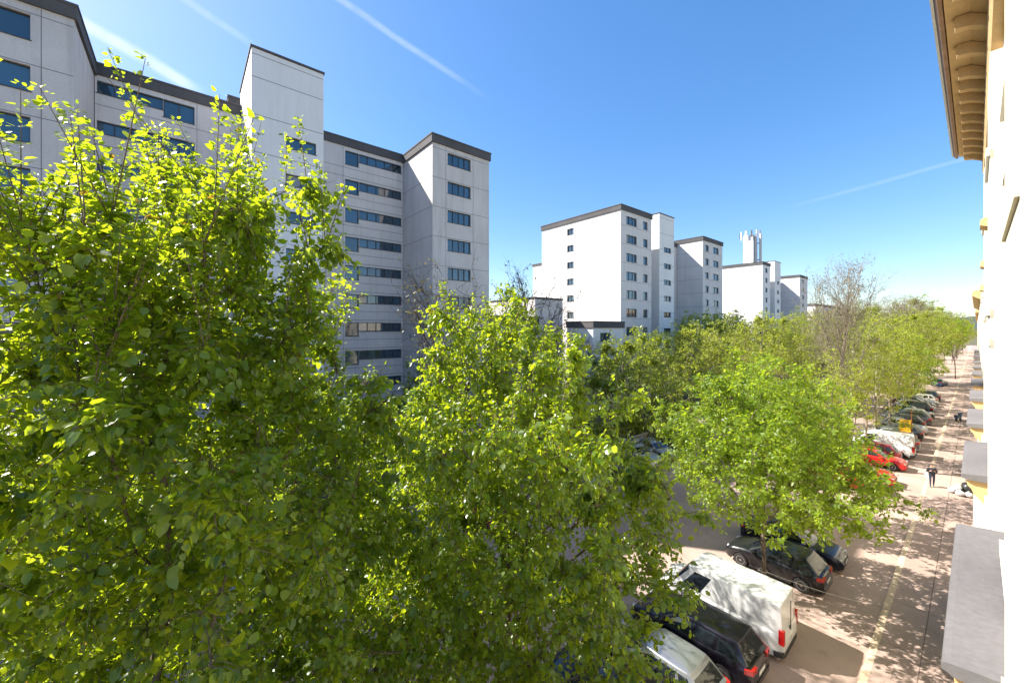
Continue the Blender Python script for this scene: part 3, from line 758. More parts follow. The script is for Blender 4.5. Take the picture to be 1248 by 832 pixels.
def car_meshes(k, lod):
    key = (k, lod)
    if key in CACHE: return CACHE[key]
    s = KINDS[k]; Lh, W, wr = s['L']/2, s['W']/2, s['wr']
    out = []                                    # (name, mesh, material key or 'PAINT', parent index)
    out.append(('body', body_mesh(k, s, 26 if lod else 16).mesh('body', True, angle=R(38)), 'PAINT', None))
    sh, panes = cabin(k, s)
    out.append(('roof', sh.mesh('roof', True, angle=R(42)), 'PAINT', None))
    for nme, q in panes: out.append((nme, q.mesh(nme, True), 'carglass', None))
    t, rm = wheel_meshes(wr)
    tm, rmm = t.mesh('tyre', True, angle=R(40)), rm.mesh('rim', True, angle=R(30))
    for a in s['ax']:
        for sd in (1, -1):
            i = len(out); out.append(('wheel', tm, 'tyre', None, (a, sd*(W-.10), wr, 0 if sd > 0 else PI)))
            out.append(('rim', rmm, 'rim', i, (0, 0, 0, 0)))
    # underside and wheel housings
    m = MB(); m.box(-Lh+.2, Lh-.2, -W+.32, W-.32, .17, .6)
    for a in s['ax']: m.box(a-wr*1.1, a+wr*1.1, -W+.16, W-.16, wr*.9, wr*1.95)
    out.append(('underbody', m.mesh('underbody'), 'plastic', None))
    ft = smooth_interp(*zip(*s['top']))
    van = k == 'van'
    for sd in (1, -1):
        m = MB(); zh = ft(Lh-.22)-.10
        pr = [(Lh-.06, sd*W*.62), (Lh-.10, sd*W*.80), (Lh-.32, sd*W*.935), (Lh-.34, sd*W*.80), (Lh-.22, sd*W*.60)]
        m.prism(pr, 'z', zh-.07, zh+.07); out.append(('headlight', m.mesh('headlight'), 'lamp_clear', None))
        m = MB()
        if van:
            m.box(-Lh-.012, -Lh+.16, sd*W*.86-.07, sd*W*.86+.07, .72, 1.22)
        else:
            zt = ft(-Lh+.08)-.03
            pr = [(-Lh-.012, sd*W*.50), (-Lh+.012, sd*W*.84), (-Lh+.24, sd*W*.975), (-Lh+.26, sd*W*.80), (-Lh+.06, sd*W*.5)]
            m.prism(pr, 'z', zt-.13, zt+.03)
        out.append(('tail_light', m.mesh('tail_light'), 'lamp_red', None))
        m = MB(); xm = s['gb'][1]-.42; zm = s['belt']+.06
        m.lathe([(.02, -.13), (.075, -.09), (.085, 0), (.075, .09), (.02, .12)], (xm, sd*(W+.07), zm), 'y', 10); m.box(xm-.03, xm+.03, min(sd*W*.90, sd*(W+.05)), max(sd*W*.90, sd*(W+.05)), zm-.06, zm-.02)
        out.append(('mirror', m.mesh('mirror', True, angle=R(40)), 'PAINT', None))
        if lod:
            for xd in ((.08, -.85) if not van else (.55,)):
                m = MB(); m.box(xd-.10, xd+.10, sd*(W-.004)-.014, sd*(W-.004)+.014, s['belt']-.16, s['belt']-.125); out.append(('door_handle', m.mesh('door_handle'), 'PAINT', None))
            m = MB()
            for xd in ((s['gb'][1]-.30, .02, -.95) if not van else (1.35, .35, -.75)):
                m.box(xd-.006, xd+.006, sd*W*.97-.02, sd*W*.998+.001*sd if sd > 0 else sd*W*.97+.02, .36, s['belt']-.08) if sd > 0 else m.box(xd-.006, xd+.006, sd*W*.998, sd*W*.97, .36, s['belt']-.08)
            m.box(s['ax'][1]+wr*1.25, s['ax'][0]-wr*1.25, min(sd*W*.9, sd*W*.992), max(sd*W*.9, sd*W*.992), .19, .30)
            out.append(('door_seam', m.mesh('door_seam'), 'plastic', None))
    m = MB(); m.box(Lh-.10, Lh+.006, -W*.46, W*.46, .46, .58); m.box(Lh-.12, Lh+.004, -W*.6, W*.6, .27, .38); out.append(('grille', m.mesh('grille'), 'plastic', None))
    m = MB(); zp = .62 if not van else .80
    m.box(-Lh-.014, -Lh+.02, -.26, .26, zp-.06, zp+.06); out.append(('number_plate', m.mesh('number_plate'), 'plate', None))
    m = MB(); m.box(Lh-.02, Lh+.016, -.26, .26, .40, .51); out.append(('number_plate', m.mesh('number_plate'), 'plate', None))
    m = MB(); m.prism([(-Lh-.02, -W*.70), (-Lh+.05, -W*.92), (-Lh+.30, -W*.99), (-Lh+.30, W*.99), (-Lh+.05, W*.92), (-Lh-.02, W*.70)], 'z', .26, .44); out.append(('bumper', m.mesh('bumper'), 'plastic', None))
    if van:
        m = MB(); m.box(-Lh-.006, -Lh+.02, -.004, .004, .55, 1.95)
        m.box(-Lh-.03, -Lh+.01, .10, .16, 1.0, 1.12); out.append(('door_seam', m.mesh('door_seam'), 'plastic', None))
    elif lod:
        m = MB(); m.tube([(s['gb'][0]-.02, 0, s['belt']+.06), (s['gb'][0]+.09, .30, s['belt']+.20)], .012, 5); out.append(('wiper', m.mesh('wiper'), 'plastic', None))
    CACHE[key] = out
    return out

def car(kind, name, label, cat, x, y, rz, pt, group='cars parked in the near row', z=.004, lod=1, plastic_bumper=False):
    root = empty(name, (x, y, z), rz); tag(root, label, cat, group)
    objs = []
    for it in car_meshes(kind, lod):
        nme, me, mk, par = it[:4]
        o = bpy.data.objects.new(nme, me); col.objects.link(o)
        if not me.materials: me.materials.append(None)
        o.material_slots[0].link = 'OBJECT'
        mt = pt if mk == 'PAINT' else M[mk]
        if nme == 'bumper' and not (kind == 'van' or plastic_bumper): mt = pt
        o.material_slots[0].material = mt
        o.parent = root if par is None else objs[par]
        if len(it) > 4:
            o.location = it[4][:3]; o.rotation_euler = (0, 0, it[4][3])
        objs.append(o)
    return root

white = paint('white', (.64, .64, .63)); silver = paint('silver', (.30, .31, .325), .6, .3); black = paint('black', (.012, .012, .014))
navy = paint('navy', (.008, .012, .028), .2); red = paint('red', (.50, .012, .012)); dred = paint('dark_red', (.22, .012, .018), .2)
grey = paint('grey', (.16, .165, .17), .5); teal = paint('teal', (.02, .075, .085), .3); blue = paint('blue', (.05, .11, .25), .3)
dgrey = paint('graphite', (.04, .042, .046), .4); aub = paint('aubergine', (.013, .011, .018), .3); lgrey = paint('light_grey', (.38, .39, .40), .5); beige = paint('beige', (.45, .42, .36), .3)
BACK, NOSE = PI, 0.0      # tail towards the pavement / nose towards the pavement
def park(kind, rear_x, yc, pt, label, cat='car', way=BACK, jit=0.0, **k):
    L_ = KINDS[kind]['L']
    nm = {'hatch': 'parked_hatchback', 'estate': 'parked_estate_car', 'saloon': 'parked_saloon_car', 'suv': 'parked_suv', 'van': 'parked_van'}[kind]
    return car(kind, nm, label, cat, rear_x-L_/2, yc, (PI if way == BACK else 0)+jit, pt, **k)
park('saloon', -5.0, 9.9, navy, 'dark blue car half hidden by leaves at the bottom edge beside the silver hatchback', jit=.02)
park('hatch', -4.95, 12.35, silver, 'silver hatchback parked at the bottom edge beside the dark estate', jit=.01)
park('estate', -4.6, 14.75, aub, 'black purple estate car parked between the silver hatchback and the white van')
park('van', -4.4, 17.1, white, 'white panel van dappled with branch shadows, parked with its rear to the pavement', 'van', jit=.015)
park('hatch', -4.3, 22.35, black, 'black hatchback parked just behind the street tree trunk', jit=-.02)
park('saloon', -4.15, 25.1, navy, 'dark blue saloon parked nose to the pavement next to the black hatchback', way=NOSE, jit=.03)
park('hatch', -4.1, 38.6, red, 'bright red hatchback nearest of the three red cars', way=NOSE, lod=0)
park('saloon', -3.9, 41.4, red, 'red saloon second of the three red cars', way=NOSE, lod=0)
park('estate', -3.7, 46.5, red, 'red estate car parked beside the white van down the street', way=NOSE, lod=0)
park('hatch', -4.3, 49.0, dred, 'dark red car tucked between the red estate and the far white van', lod=0)
park('van', -3.6, 51.5, white, 'white van in the row beyond the red cars', 'van', lod=0)
park('suv', -3.5, 54.6, grey, 'grey SUV just past the far white van', lod=0)
park('estate', -3.9, 57.4, lgrey, 'light grey estate car by the orange sign', lod=0)
park('hatch', -3.6, 60.6, dgrey, 'graphite hatchback two cars past the grey SUV', lod=0)
fleet = [('saloon', lgrey, 'light grey saloon'), ('hatch', black, 'black hatchback'), ('estate', dgrey, 'graphite estate car'), ('hatch', white, 'white hatchback'), ('saloon', teal, 'long teal saloon'),
         ('suv', black, 'black SUV'), ('hatch', silver, 'silver hatchback'), ('estate', navy, 'navy estate car'), ('saloon', grey, 'grey saloon'), ('hatch', beige, 'beige hatchback'), ('suv', dgrey, 'graphite SUV'), ('saloon', blue, 'blue saloon')]
places = ['nearest the orange sign in the distant row', 'second past the orange sign in the distant row', 'third past the orange sign in the distant row', 'pale among the dark cars of the distant row',
          'just beyond the pale car in the distant row', 'in the middle of the distant row', 'past the middle of the distant row', 'near the far tree trunks', 'beside the far tree trunks', 'past the far tree trunks', 'next to last in the row', 'last in the row']
for i, ((k, p, nme), w) in enumerate(zip(fleet, places)):
    park(k, -3.7+rng.uniform(-.2, .3), 64.5+2.95*i+rng.uniform(-.2, .2), p, f'{nme} {w}', way=rng.choice((BACK, NOSE)), jit=rng.uniform(-.03, .03), lod=0)
# the row across the road, under the far trees
gf = 'cars parked across the road'
fr = [('suv', 27.2, dgrey, 'graphite SUV across the road seen through the leaves'), ('suv', 31.0, lgrey, 'light grey SUV parked across the road behind the thin trunk'), ('saloon', 34.0, lgrey, 'pale grey saloon across the road right of the grey SUV'),
      ('hatch', 23.5, silver, 'silver hatchback across the road, mostly behind leaves'), ('estate', 37, navy, 'navy estate car across the road'), ('saloon', 20.4, grey, 'grey saloon across the road, third before the light grey SUV'), ('hatch', 9.0, dgrey, 'graphite hatchback across the road glimpsed under the dense middle tree'), ('estate', 3.0, navy, 'navy estate car across the road glimpsed under the tallest tree'), ('hatch', 14.5, dred, 'dark red hatchback across the road glimpsed under the dense middle tree')]
for k, yy, p, lb in fr:
    car(k, 'parked_car', lb, 'car', -19.6, yy, -.12+rng.uniform(-.03, .03), p, gf)
for i, yy in enumerate((52, 56, 63, 69, 76, 80, 87)):
    p, nme = [(white, 'white'), (dgrey, 'graphite'), (silver, 'silver'), (navy, 'navy'), (white, 'white'), (beige, 'beige'), (dred, 'dark red')][i]
    car(['hatch', 'saloon', 'estate'][i % 3], 'parked_car', f'{nme} {["hatchback", "saloon", "estate car"][i%3]} across the road behind the pale trunks', 'car', -19.4, yy, rng.uniform(-.05, .05), p, gf, lod=0)
car('hatch', 'parked_car', 'blue car at the far end where the street narrows', 'car', -5.0, 121, R(80), blue, 'cars at the far end', lod=0)
car('van', 'parked_van', 'white van at the far end where the street narrows', 'van', -7.4, 127, R(85), white, 'cars at the far end', lod=0)
# ------------------------------------------------------------------ trees
def unit(a): return a/(np.linalg.norm(a, axis=-1, keepdims=True)+1e-9)

def envelope_points(nr, blobs, n, clumps, spread):
    """attractor points: clump centres spread through a union of ellipsoids, favouring the outer shell"""
    vol = np.array([b[3]*b[4]*b[5] for b in blobs]); pr = vol/vol.sum()
    def sample(k):
        i = nr.choice(len(blobs), k, p=pr); d = unit(nr.normal(size=(k, 3))); r = nr.uniform(.12, 1, size=(k, 1))**(1/2.4)
        B = np.array(blobs)[i]
        return B[:, :3]+d*r*B[:, 3:6]
    c = sample(clumps)
    a = c[nr.integers(0, clumps, n)]+nr.normal(size=(n, 3))*spread
    return np.vstack([a, sample(n//10)])

def colonize(nr, base, fork, attr, step=.32, di=3.0, dk=.5, iters=140, trop=(0, 0, .12), lean=(0, 0)):
    nodes = [np.array(base, float)]; par = [-1]
    k = max(2, int((fork-base[2])/step))
    for i in range(1, k+1):
        p = nodes[-1]+np.array([lean[0]*step+nr.normal()*.02, lean[1]*step+nr.normal()*.02, step]); nodes.append(p); par.append(len(nodes)-2)
    A = attr.copy(); P = np.array(nodes)
    d = np.linalg.norm(A[:, None]-P[None, k//2:], axis=2); near = d.argmin(1)+k//2; nd = d.min(1)
    trop = np.array(trop)
    P = list(P)
    for it in range(iters):
        if len(A) == 0: break
        act = nd < (di if it > 12 else 99)
        if not act.any(): break
        ids = near[act]; Pn = np.array(P)
        v = unit(A[act]-Pn[ids]); acc = np.zeros((len(P), 3)); np.add.at(acc, ids, v)
        g = np.unique(ids); dirs = unit(unit(acc[g])+trop+nr.normal(size=(len(g), 3))*.12)
        new = Pn[g]+dirs*step; s0 = len(P)
        P += list(new); par += list(g)
        dn = np.linalg.norm(A[:, None]-new[None], axis=2); j = dn.argmin(1); mn = dn[np.arange(len(A)), j]
        u = mn < nd; near[u] = s0+j[u]; nd[u] = mn[u]
        keep = nd > dk; A, near, nd = A[keep], near[keep], nd[keep]
    return np.array(P), np.array(par)

def pipe_radii(P, par, tip=.007, ex=2.35):
    n = len(P); s = np.zeros(n); kids = np.zeros(n, int)
    for i in range(n-1, 0, -1):
        if kids[i] == 0: s[i] = tip**ex
        s[par[i]] += s[i]; kids[par[i]] += 1
    s[0] = max(s[0], tip**ex)
    return s**(1/ex), kids

def mesh_from_arrays(name, V, F, mat, tint=None, smooth=False):
    me = bpy.data.meshes.new(name)
    me.vertices.add(len(V)); me.vertices.foreach_set('co', V.astype(np.float32).ravel())
    k = F.shape[1]
    me.loops.add(F.size); me.loops.foreach_set('vertex_index', F.astype(np.int32).ravel())
    me.polygons.add(len(F)); me.polygons.foreach_set('loop_start', np.arange(0, F.size, k, dtype=np.int32)); me.polygons.foreach_set('loop_total', np.full(len(F), k, np.int32))
    if smooth: me.polygons.foreach_set('use_smooth', np.ones(len(F), bool))
    if tint is not None:
        at = me.attributes.new('tint', 'FLOAT', 'FACE'); at.data.foreach_set('value', tint.astype(np.float32))
    me.update(calc_edges=True); me.materials.append(mat)
    return me

def frusta(A, B, ra, rb, da, db, sides):
    """tapered tube pieces A->B; rings square to da / db"""
    n = len(A)
    def ringv(C, r_, d):
        ref = np.tile(np.array([.31, .17, .93]), (n, 1)); ref[np.abs((unit(d)*unit(ref)).sum(1)) > .93] = (1, .2, .1)
        a = unit(np.cross(d, ref)); b = unit(np.cross(d, a)); t = np.arange(sides)*2*PI/sides
        return C[:, None]+r_[:, None, None]*(a[:, None]*np.cos(t)[None, :, None]+b[:, None]*np.sin(t)[None, :, None])
    V = np.concatenate([ringv(A, ra, da), ringv(B, rb, db)], axis=1).reshape(-1, 3)
    k = np.arange(sides); l = (k+1) % sides
    q = np.stack([k, l, l+sides, k+sides], 1)
    F = (q[None]+(np.arange(n)*2*sides)[:, None, None]).reshape(-1, 4)
    return V, F

def leaf_arrays(nr, pos, axis, nrm, size, lobed=False):
    n = len(pos); x = unit(axis); y = unit(np.cross(nrm, x)); z = np.cross(x, y)
    fold = nr.uniform(.05, .28, n); droop = nr.uniform(-.05, .22, n); wd = nr.uniform(.58, 1.12, n)
    if lobed:
        tx = np.array([0, .05, .30, .42, .62, 1.0, .62, .42, .30, .05]); ty = np.array([0, .40, .34, .52, .20, 0, -.20, -.52, -.34, -.40])
        faces = np.array([[0, 1, 2, 5], [2, 3, 4, 5], [0, 5, 8, 9], [5, 6, 7, 8]])
    else:
        tx = np.array([0, .22, .62, 1.0, .62, .22]); ty = np.array([0, .42, .36, 0, -.36, -.42])
        faces = np.array([[0, 1, 2, 3], [0, 3, 4, 5]])
    k = len(tx)
    V = (pos[:, None]+size[:, None, None]*(x[:, None]*tx[None, :, None]+y[:, None]*(ty[None]*wd[:, None])[:, :, None]
         + z[:, None]*(np.abs(ty)[None]*fold[:, None]-(tx**2)[None]*droop[:, None])[:, :, None]))
    F = (faces[None]+(np.arange(n)*k)[:, None, None]).reshape(-1, 4)
    return V.reshape(-1, 3), F, len(faces)

def tree_meshes(seed, base, fork, blobs, n_attr=1300, clumps=80, spread=.45, step=.3, leaves=40000, leaf=.075, twig=(.25, .6), per=9, tip=.006,
                mat='leaf_a', bark='bark', skel=None, lobed=False, hang=.35, shoots=0, shoot_zone=None, shoot_len=(.5, 1.5), di=3.2, dk=.45, trop=(0, 0, .12), lean=(0, 0), bare=0.0, ex=2.35, whorl=.55, thin_top=None, prune=None, axis_pull=0.0):
    nr = np.random.default_rng(seed)
    if skel: P, par = skel
    else:
        attr = envelope_points(nr, blobs, n_attr, clumps, spread)
        if prune: attr = attr[~prune(attr)]
        P, par = colonize(nr, base, fork, attr, step, di, dk, trop=trop, lean=lean)
    rad, kids = pipe_radii(P, par, tip, ex)
    n = len(P); e = np.arange(1, n); pe = par[e]
    d = unit(P[e]-P[pe]); dn = np.vstack([[0, 0, 1], d])
    order = np.zeros(n, bool); best = {}
    for i in e:
        if rad[i] > best.get(par[i], (0, 0))[0]: best[par[i]] = (rad[i], i)
    for _, i in best.values(): order[i] = True
    main = order[e]
    ra = np.where(main, np.minimum(rad[pe], rad[e]*1.35), rad[e]*1.12); ra[0] = rad[0]*1.35
    da = np.where(main[:, None], dn[pe], d)
    Vs, Fs, off = [], [], 0
    thick = rad[e] > .03
    for msk, sd in ((thick, 9), (~thick, 4)):
        if msk.any():
            V, F = frusta(P[pe][msk], P[e][msk], ra[msk], rad[e][msk], da[msk], dn[e][msk], sd); Vs.append(V); Fs.append(F+off); off += len(V)
    # twigs on the thin wood
    thin = np.where((rad < .022) & (np.arange(n) > 6))[0]
    tips = np.where((kids == 0) & (np.arange(n) > 6))[0]
    nt_ = max(10, int(leaves/per))
    w = np.ones(len(thin)); w[np.isin(thin, tips)] = 3.0
    src = nr.choice(thin, nt_, p=w/w.sum())
    t0 = P[src]+nr.normal(size=(nt_, 3))*.02
    tdir = unit(dn[src]*.7+nr.normal(size=(nt_, 3))*.75+np.array([0, 0, .12]))
    tl = nr.uniform(*twig, nt_)
    sl_ = np.zeros(nt_, bool)
    if shoots:
        zone = thin[(P[thin][:, 2] > shoot_zone)]
        s2 = nr.choice(zone, shoots); hgt = nr.uniform(*shoot_len, shoots)
        t0 = np.vstack([t0, P[s2]]); tdir = np.vstack([tdir, unit(np.array([0, 0, 1.0])+nr.normal(size=(shoots, 3))*.28)])
        tl = np.concatenate([tl, hgt]); sl_ = np.concatenate([sl_, np.ones(shoots, bool)])
    if prune:
        kp = ~prune(t0+tdir*tl[:, None]); t0, tdir, tl, sl_ = t0[kp], tdir[kp], tl[kp], sl_[kp]
    sag = np.where(sl_, .0, nr.uniform(.0, hang, len(tl)))
    t1 = t0+tdir*(tl*.5)[:, None]-np.array([0, 0, 1])*(sag*tl*.22)[:, None]
    t2 = t0+tdir*tl[:, None]-np.array([0, 0, 1])*(sag*tl*.8)[:, None]
    r0 = np.where(sl_, .009, .0048)
    for a, b, q, s_ in ((t0, t1, r0, r0*.75), (t1, t2, r0*.75, r0*.35)):
        V, F = frusta(a, b, q, s_, unit(b-a), unit(b-a), 3); Vs.append(V); Fs.append(F+off); off += len(V)
    trunk = mesh_from_arrays('trunk', np.vstack(Vs), np.vstack([f for f in Fs]), M[bark], smooth=True)
    # leaves along the twigs, in loose whorls
    rep = np.where(sl_, per*7, per)
    if bare: rep = np.where(nr.random(len(rep)) < bare, 0, rep)
    if thin_top: # fewer leaves above this height
        zz = t2[:, 2]; cut = (zz > thin_top) & (nr.random(len(zz)) < .35); rep = np.where(cut, (rep*.35).astype(int), rep)
    ti = np.repeat(np.arange(len(tl)), rep); m_ = len(ti)
    s = nr.random(m_); clus = nr.random(m_) < whorl
    s = s**.75; s = np.where(sl_[ti], np.round(s*9)/9+nr.normal(size=m_)*.02, np.where(clus, np.round(s*3)/3+nr.normal(size=m_)*.05, s)); s = np.clip(s, .05, 1.02)
    A_, B_, C_ = t0[ti], t1[ti], t2[ti]; ss = s[:, None]
    pos = (1-ss)**2*A_+2*ss*(1-ss)*(2*B_-.5*A_-.5*C_)+ss**2*C_
    tdv = unit(C_-A_)
    tn = unit(np.array([0, 0, 1.0])+nr.normal(size=(len(tl), 3))*.42)[ti]
    lat = np.cross(tn, tdv)*np.where(nr.random(m_) < .5, 1, -1)[:, None]
    out = np.where(sl_[ti][:, None], nr.normal(size=(m_, 3)), lat+nr.normal(size=(m_, 3))*.38)
    out = unit(out-tdv*(out*tdv).sum(1)[:, None])
    pet = leaf*nr.uniform(.25, .7, m_)
    pos = pos+out*pet[:, None]-np.array([0, 0, 1])*(pet*.3*hang)[:, None]
    hg = np.where(sl_[ti], .15, hang)*nr.uniform(.3, 1.5, m_)
    axis = unit(out*.8+tdv*.45+np.array([0, 0, -1])*hg[:, None]+nr.normal(size=(m_, 3))*.25)
    nrm = unit(tn+out*.25+nr.normal(size=(m_, 3))*.27)
    size = leaf*np.clip(np.exp(nr.normal(-.02, .34, m_)), .4, 1.9)*np.where(sl_[ti], .72, 1.0)
    V, F, fpl = leaf_arrays(nr, pos, axis, nrm, size, lobed)
    bt = nr.beta(2, 2, len(tl))*.7
    tint = np.clip(bt[ti]*.95+nr.random(m_)*.38-.08, 0, .95)
    tint = np.where(nr.random(m_) < .004, .99, tint)
    crown = mesh_from_arrays('crown', V, F, M[mat], np.repeat(tint, fpl))
    return trunk, crown

def leader_skeleton(seed, h, base_h, spread, n1=46, rise=.75, step=.3, levels=3, wob=.10):
    """straight leader with ascending boughs, each dividing into ever finer branches"""
    nr = np.random.default_rng(seed); P = [np.zeros(3)]; par = [-1]
    def run(i0, d, ln, lvl):
        i = i0; k = max(2, int(ln/step)); d = np.array(d, float); ids = []
        for q in range(k):
            d = unit(d+nr.normal(size=3)*wob+np.array([0, 0, .10 if lvl else .05])); P.append(P[i]+d*ln/k); par.append(i); i = len(P)-1; ids.append(i)
        if lvl < levels:
            for q, j in enumerate(ids[1:]):
                t = (q+1)/len(ids)
                if nr.random() < (.72 if lvl == 1 else .6):
                    ax = unit(d+nr.normal(size=3)*.75+np.array([0, 0, .15])); run(j, ax, max(.4, ln*(.55-.3*t)*nr.uniform(.6, 1.1)), lvl+1)
    i = 0; d = np.array([0, 0, 1.0]); k = int(h/step); ids = []
    for q in range(k):
        d = unit(d+nr.normal(size=3)*.035+np.array([0, 0, .12])); P.append(P[i]+d*step); par.append(i); i = len(P)-1
        if P[-1][2] > base_h: ids.append(i)
    for q, j in enumerate(ids):
        t = q/len(ids)
        for _ in range(1 if nr.random() < .75 else 2):
            a = nr.uniform(0, 2*PI); w = spread*(1-t)**.7*(.45+.55*min(1, t*4))+.5
            run(j, (math.cos(a), math.sin(a), rise*nr.uniform(.7, 1.4)), w*nr.uniform(.8, 1.3), 1)
    return np.array(P), np.array(par)

def tree(name, label, loc, meshes, rz=0.0, sc=1.0, group=None, cat='tree', sz=None):
    root = empty(name, loc, rz); root.scale = (sc, sc, sz or sc); tag(root, label, cat, group)
    for nm, me in zip(('trunk', 'crown'), meshes):
        o = bpy.data.objects.new(nm, me); col.objects.link(o); o.parent = root
    return root

GN = 'street trees in the near row'
# the two big trees in front and the one over the van; meshes are in each tree's own space
t1 = tree_meshes(3, (0, 0, 0), 3.4, [(0, 0, 8.2, 3.2, 3.1, 4.0), (.25, .4, 10.6, 2.6, 2.7, 2.9), (.9, .2, 5.2, 2.6, 3.0, 2.4), (-.8, -1.2, 4.9, 2.8, 2.6, 2.5), (.0, .1, 11.9, 1.6, 1.6, 1.8), (.6, 1.2, 12.4, 1.3, 1.4, 1.9)], n_attr=2500, clumps=105, spread=.36,
                 leaves=142000, leaf=.077, per=12, twig=(.22, .55), shoots=300, shoot_zone=11.2, shoot_len=(.5, 1.7), hang=.75, tip=.0066, thin_top=14.6)
tree('street_tree', 'tallest nearest tree on the left, shoots rising above the roofline', (-7.6, -.5, 0), t1, group=GN)
t2 = tree_meshes(8, (0, 0, 0), 3.0, [(0, 0, 7.0, 3.8, 4.0, 2.8), (-.2, -.3, 9.4, 2.8, 2.9, 2.7), (1.8, .2, 6.2, 2.3, 2.6, 2.0), (-.3, -1.6, 4.7, 2.7, 2.5, 2.5), (-.4, -.5, 11.2, 1.4, 1.4, 1.6), (1.9, 1.9, 7.0, 1.7, 1.7, 1.5), (1.7, 3.2, 6.8, 1.5, 1.8, 1.5), (-1.3, -2.2, 5.0, 2.2, 2.2, 2.2)], n_attr=2900, clumps=125, spread=.36,
                 leaves=145000, leaf=.076, per=12, twig=(.22, .55), shoots=70, shoot_zone=10.0, shoot_len=(.3, .9), hang=.85, tip=.0066,
                 prune=lambda a: (a[:, 2] < 6.0-.25*(a[:, 0]*.643+a[:, 1]*.766)+.85*np.clip(a[:, 0]*.643+a[:, 1]*.766-1.0, 0, 3)) & (a[:, 0]*.643+a[:, 1]*.766 > .45))
tree('street_tree', 'dense middle tree whose drooping branches hang over the parked cars', (-7.0, 6.0, 0), t2, group=GN)
t3 = tree_meshes(21, (0, 0, 0), 2.9, [(0, 0, 6.4, 4.4, 4.4, 2.3), (0, .1, 8.2, 3.3, 3.4, 2.3), (.2, .1, 5.5, 3.9, 3.7, 1.5)], n_attr=1900, clumps=130, spread=.5,
                 leaves=60000, leaf=.10, per=11, hang=.4, mat='leaf_b', tip=.0068, twig=(.25, .6), lobed=False)
tree('street_tree', 'rounded bright green tree standing between the white van and the black hatchback', (-6.1, 19.7, 0), t3, group=GN)
# prototypes for the rest of the avenue
pA = tree_meshes(31, (0, 0, 0), 3.0, [(0, 0, 8.0, 3.2, 3.2, 4.4), (0, 0, 10.5, 2.2, 2.2, 3.0)], n_attr=900, clumps=70, leaves=17000, leaf=.105, per=7, mat='leaf_c', bark='bark_pale', step=.4, hang=.5, tip=.008)
pB = tree_meshes(32, (0, 0, 0), 3.4, [(0, 0, 8.6, 3.0, 3.0, 4.6), (.3, 0, 11, 2.4, 2.0, 2.4)], n_attr=900, clumps=60, leaves=12000, leaf=.105, per=6, mat='leaf_c', bark='bark', step=.4, hang=.4, bare=.15, tip=.008)
pC = tree_meshes(33, (0, 0, 0), 2.6, [(0, 0, 6.8, 3.6, 3.6, 3.6), (.4, .3, 9.2, 2.6, 2.6, 2.4)], n_attr=900, clumps=80, leaves=19000, leaf=.14, per=8, mat='leaf_b', bark='bark', step=.4, hang=.4, tip=.008)
pD = tree_meshes(34, (0, 0, 0), 2.5, [(0, 0, 7.0, 3.4, 3.4, 4.2), (0, .2, 9.6, 2.4, 2.4, 2.4)], n_attr=900, clumps=80, leaves=15000, leaf=.13, per=7, mat='leaf_d', bark='bark_dark', step=.4, hang=.3, tip=.008)
pE = tree_meshes(35, 0, 0, 0, skel=leader_skeleton(35, 17.4, 6.0, 6.6, rise=1.05, wob=.09), leaves=7000, leaf=.09, per=2, twig=(.3, .7), mat='bud', bark='bark_pale', hang=.1, tip=.0068, bare=.5, ex=2.2)
pF = tree_meshes(36, 0, 0, 0, skel=leader_skeleton(36, 12.5, 4.2, 4.6, rise=.85, wob=.15), leaves=2400, leaf=.09, per=2, twig=(.3, .7), mat='bud', bark='bark_dark', hang=.1, tip=.008, bare=.5, ex=2.2)
pW = tree_meshes(37, (0, 0, 0), 3.6, [(0, 0, 9.0, 4.4, 4.4, 4.4), (.5, .5, 11.5, 3.2, 3.2, 3.2)], n_attr=1200, clumps=110, leaves=22000, leaf=.16, per=9, twig=(.5, 1.2), mat='leaf_e', bark='bark_pale', step=.45, hang=1.3, tip=.008)
# near row beyond the three
tree('street_tree', 'bright green tree right behind the rounded one, over the dark blue saloon', (-7.4, 28.0, 0), pC, 1.1, .82, GN)
tree('tall_bare_tree', 'leafless crown rising over the yellow green row towards the far end', (-8.6, 84, 0), pE, 2.2, .92, GN)
tree('tall_bare_tree', 'farthest leafless crown rising over the row beside the distant ridge', (-7.4, 104, 0), pE, 4.0, .98, GN)
tree('tall_bare_tree', 'tall bare tree with a pale trunk rising highest against the sky', (-7.3, 43.6, 0), pE, .4, .96, GN)
for i, (yy, p, s_, lb) in enumerate(((34.5, pB, .78, 'small thin leaved tree left of the tall bare one'), (47, pA, .9, 'yellow green tree beside the orange sign post'), (54, pB, 1.0, 'loose yellow green tree past the orange sign'),
        (62, pA, 1.05, 'yellow green tree over the dark teal cars'), (70, pC, 1.1, 'fuller green tree midway down the near row'), (78, pA, 1.1, 'yellow green tree past the middle of the near row'), (87, pB, 1.15, 'loose tree near the far parked cars'),
        (97, pA, 1.15, 'yellow green tree near the end of the parked cars'))):
    tree('street_tree', lb, (-6.7+rng.uniform(-.4, .4), yy, 0), p, rng.uniform(0, 6.28), s_, GN)
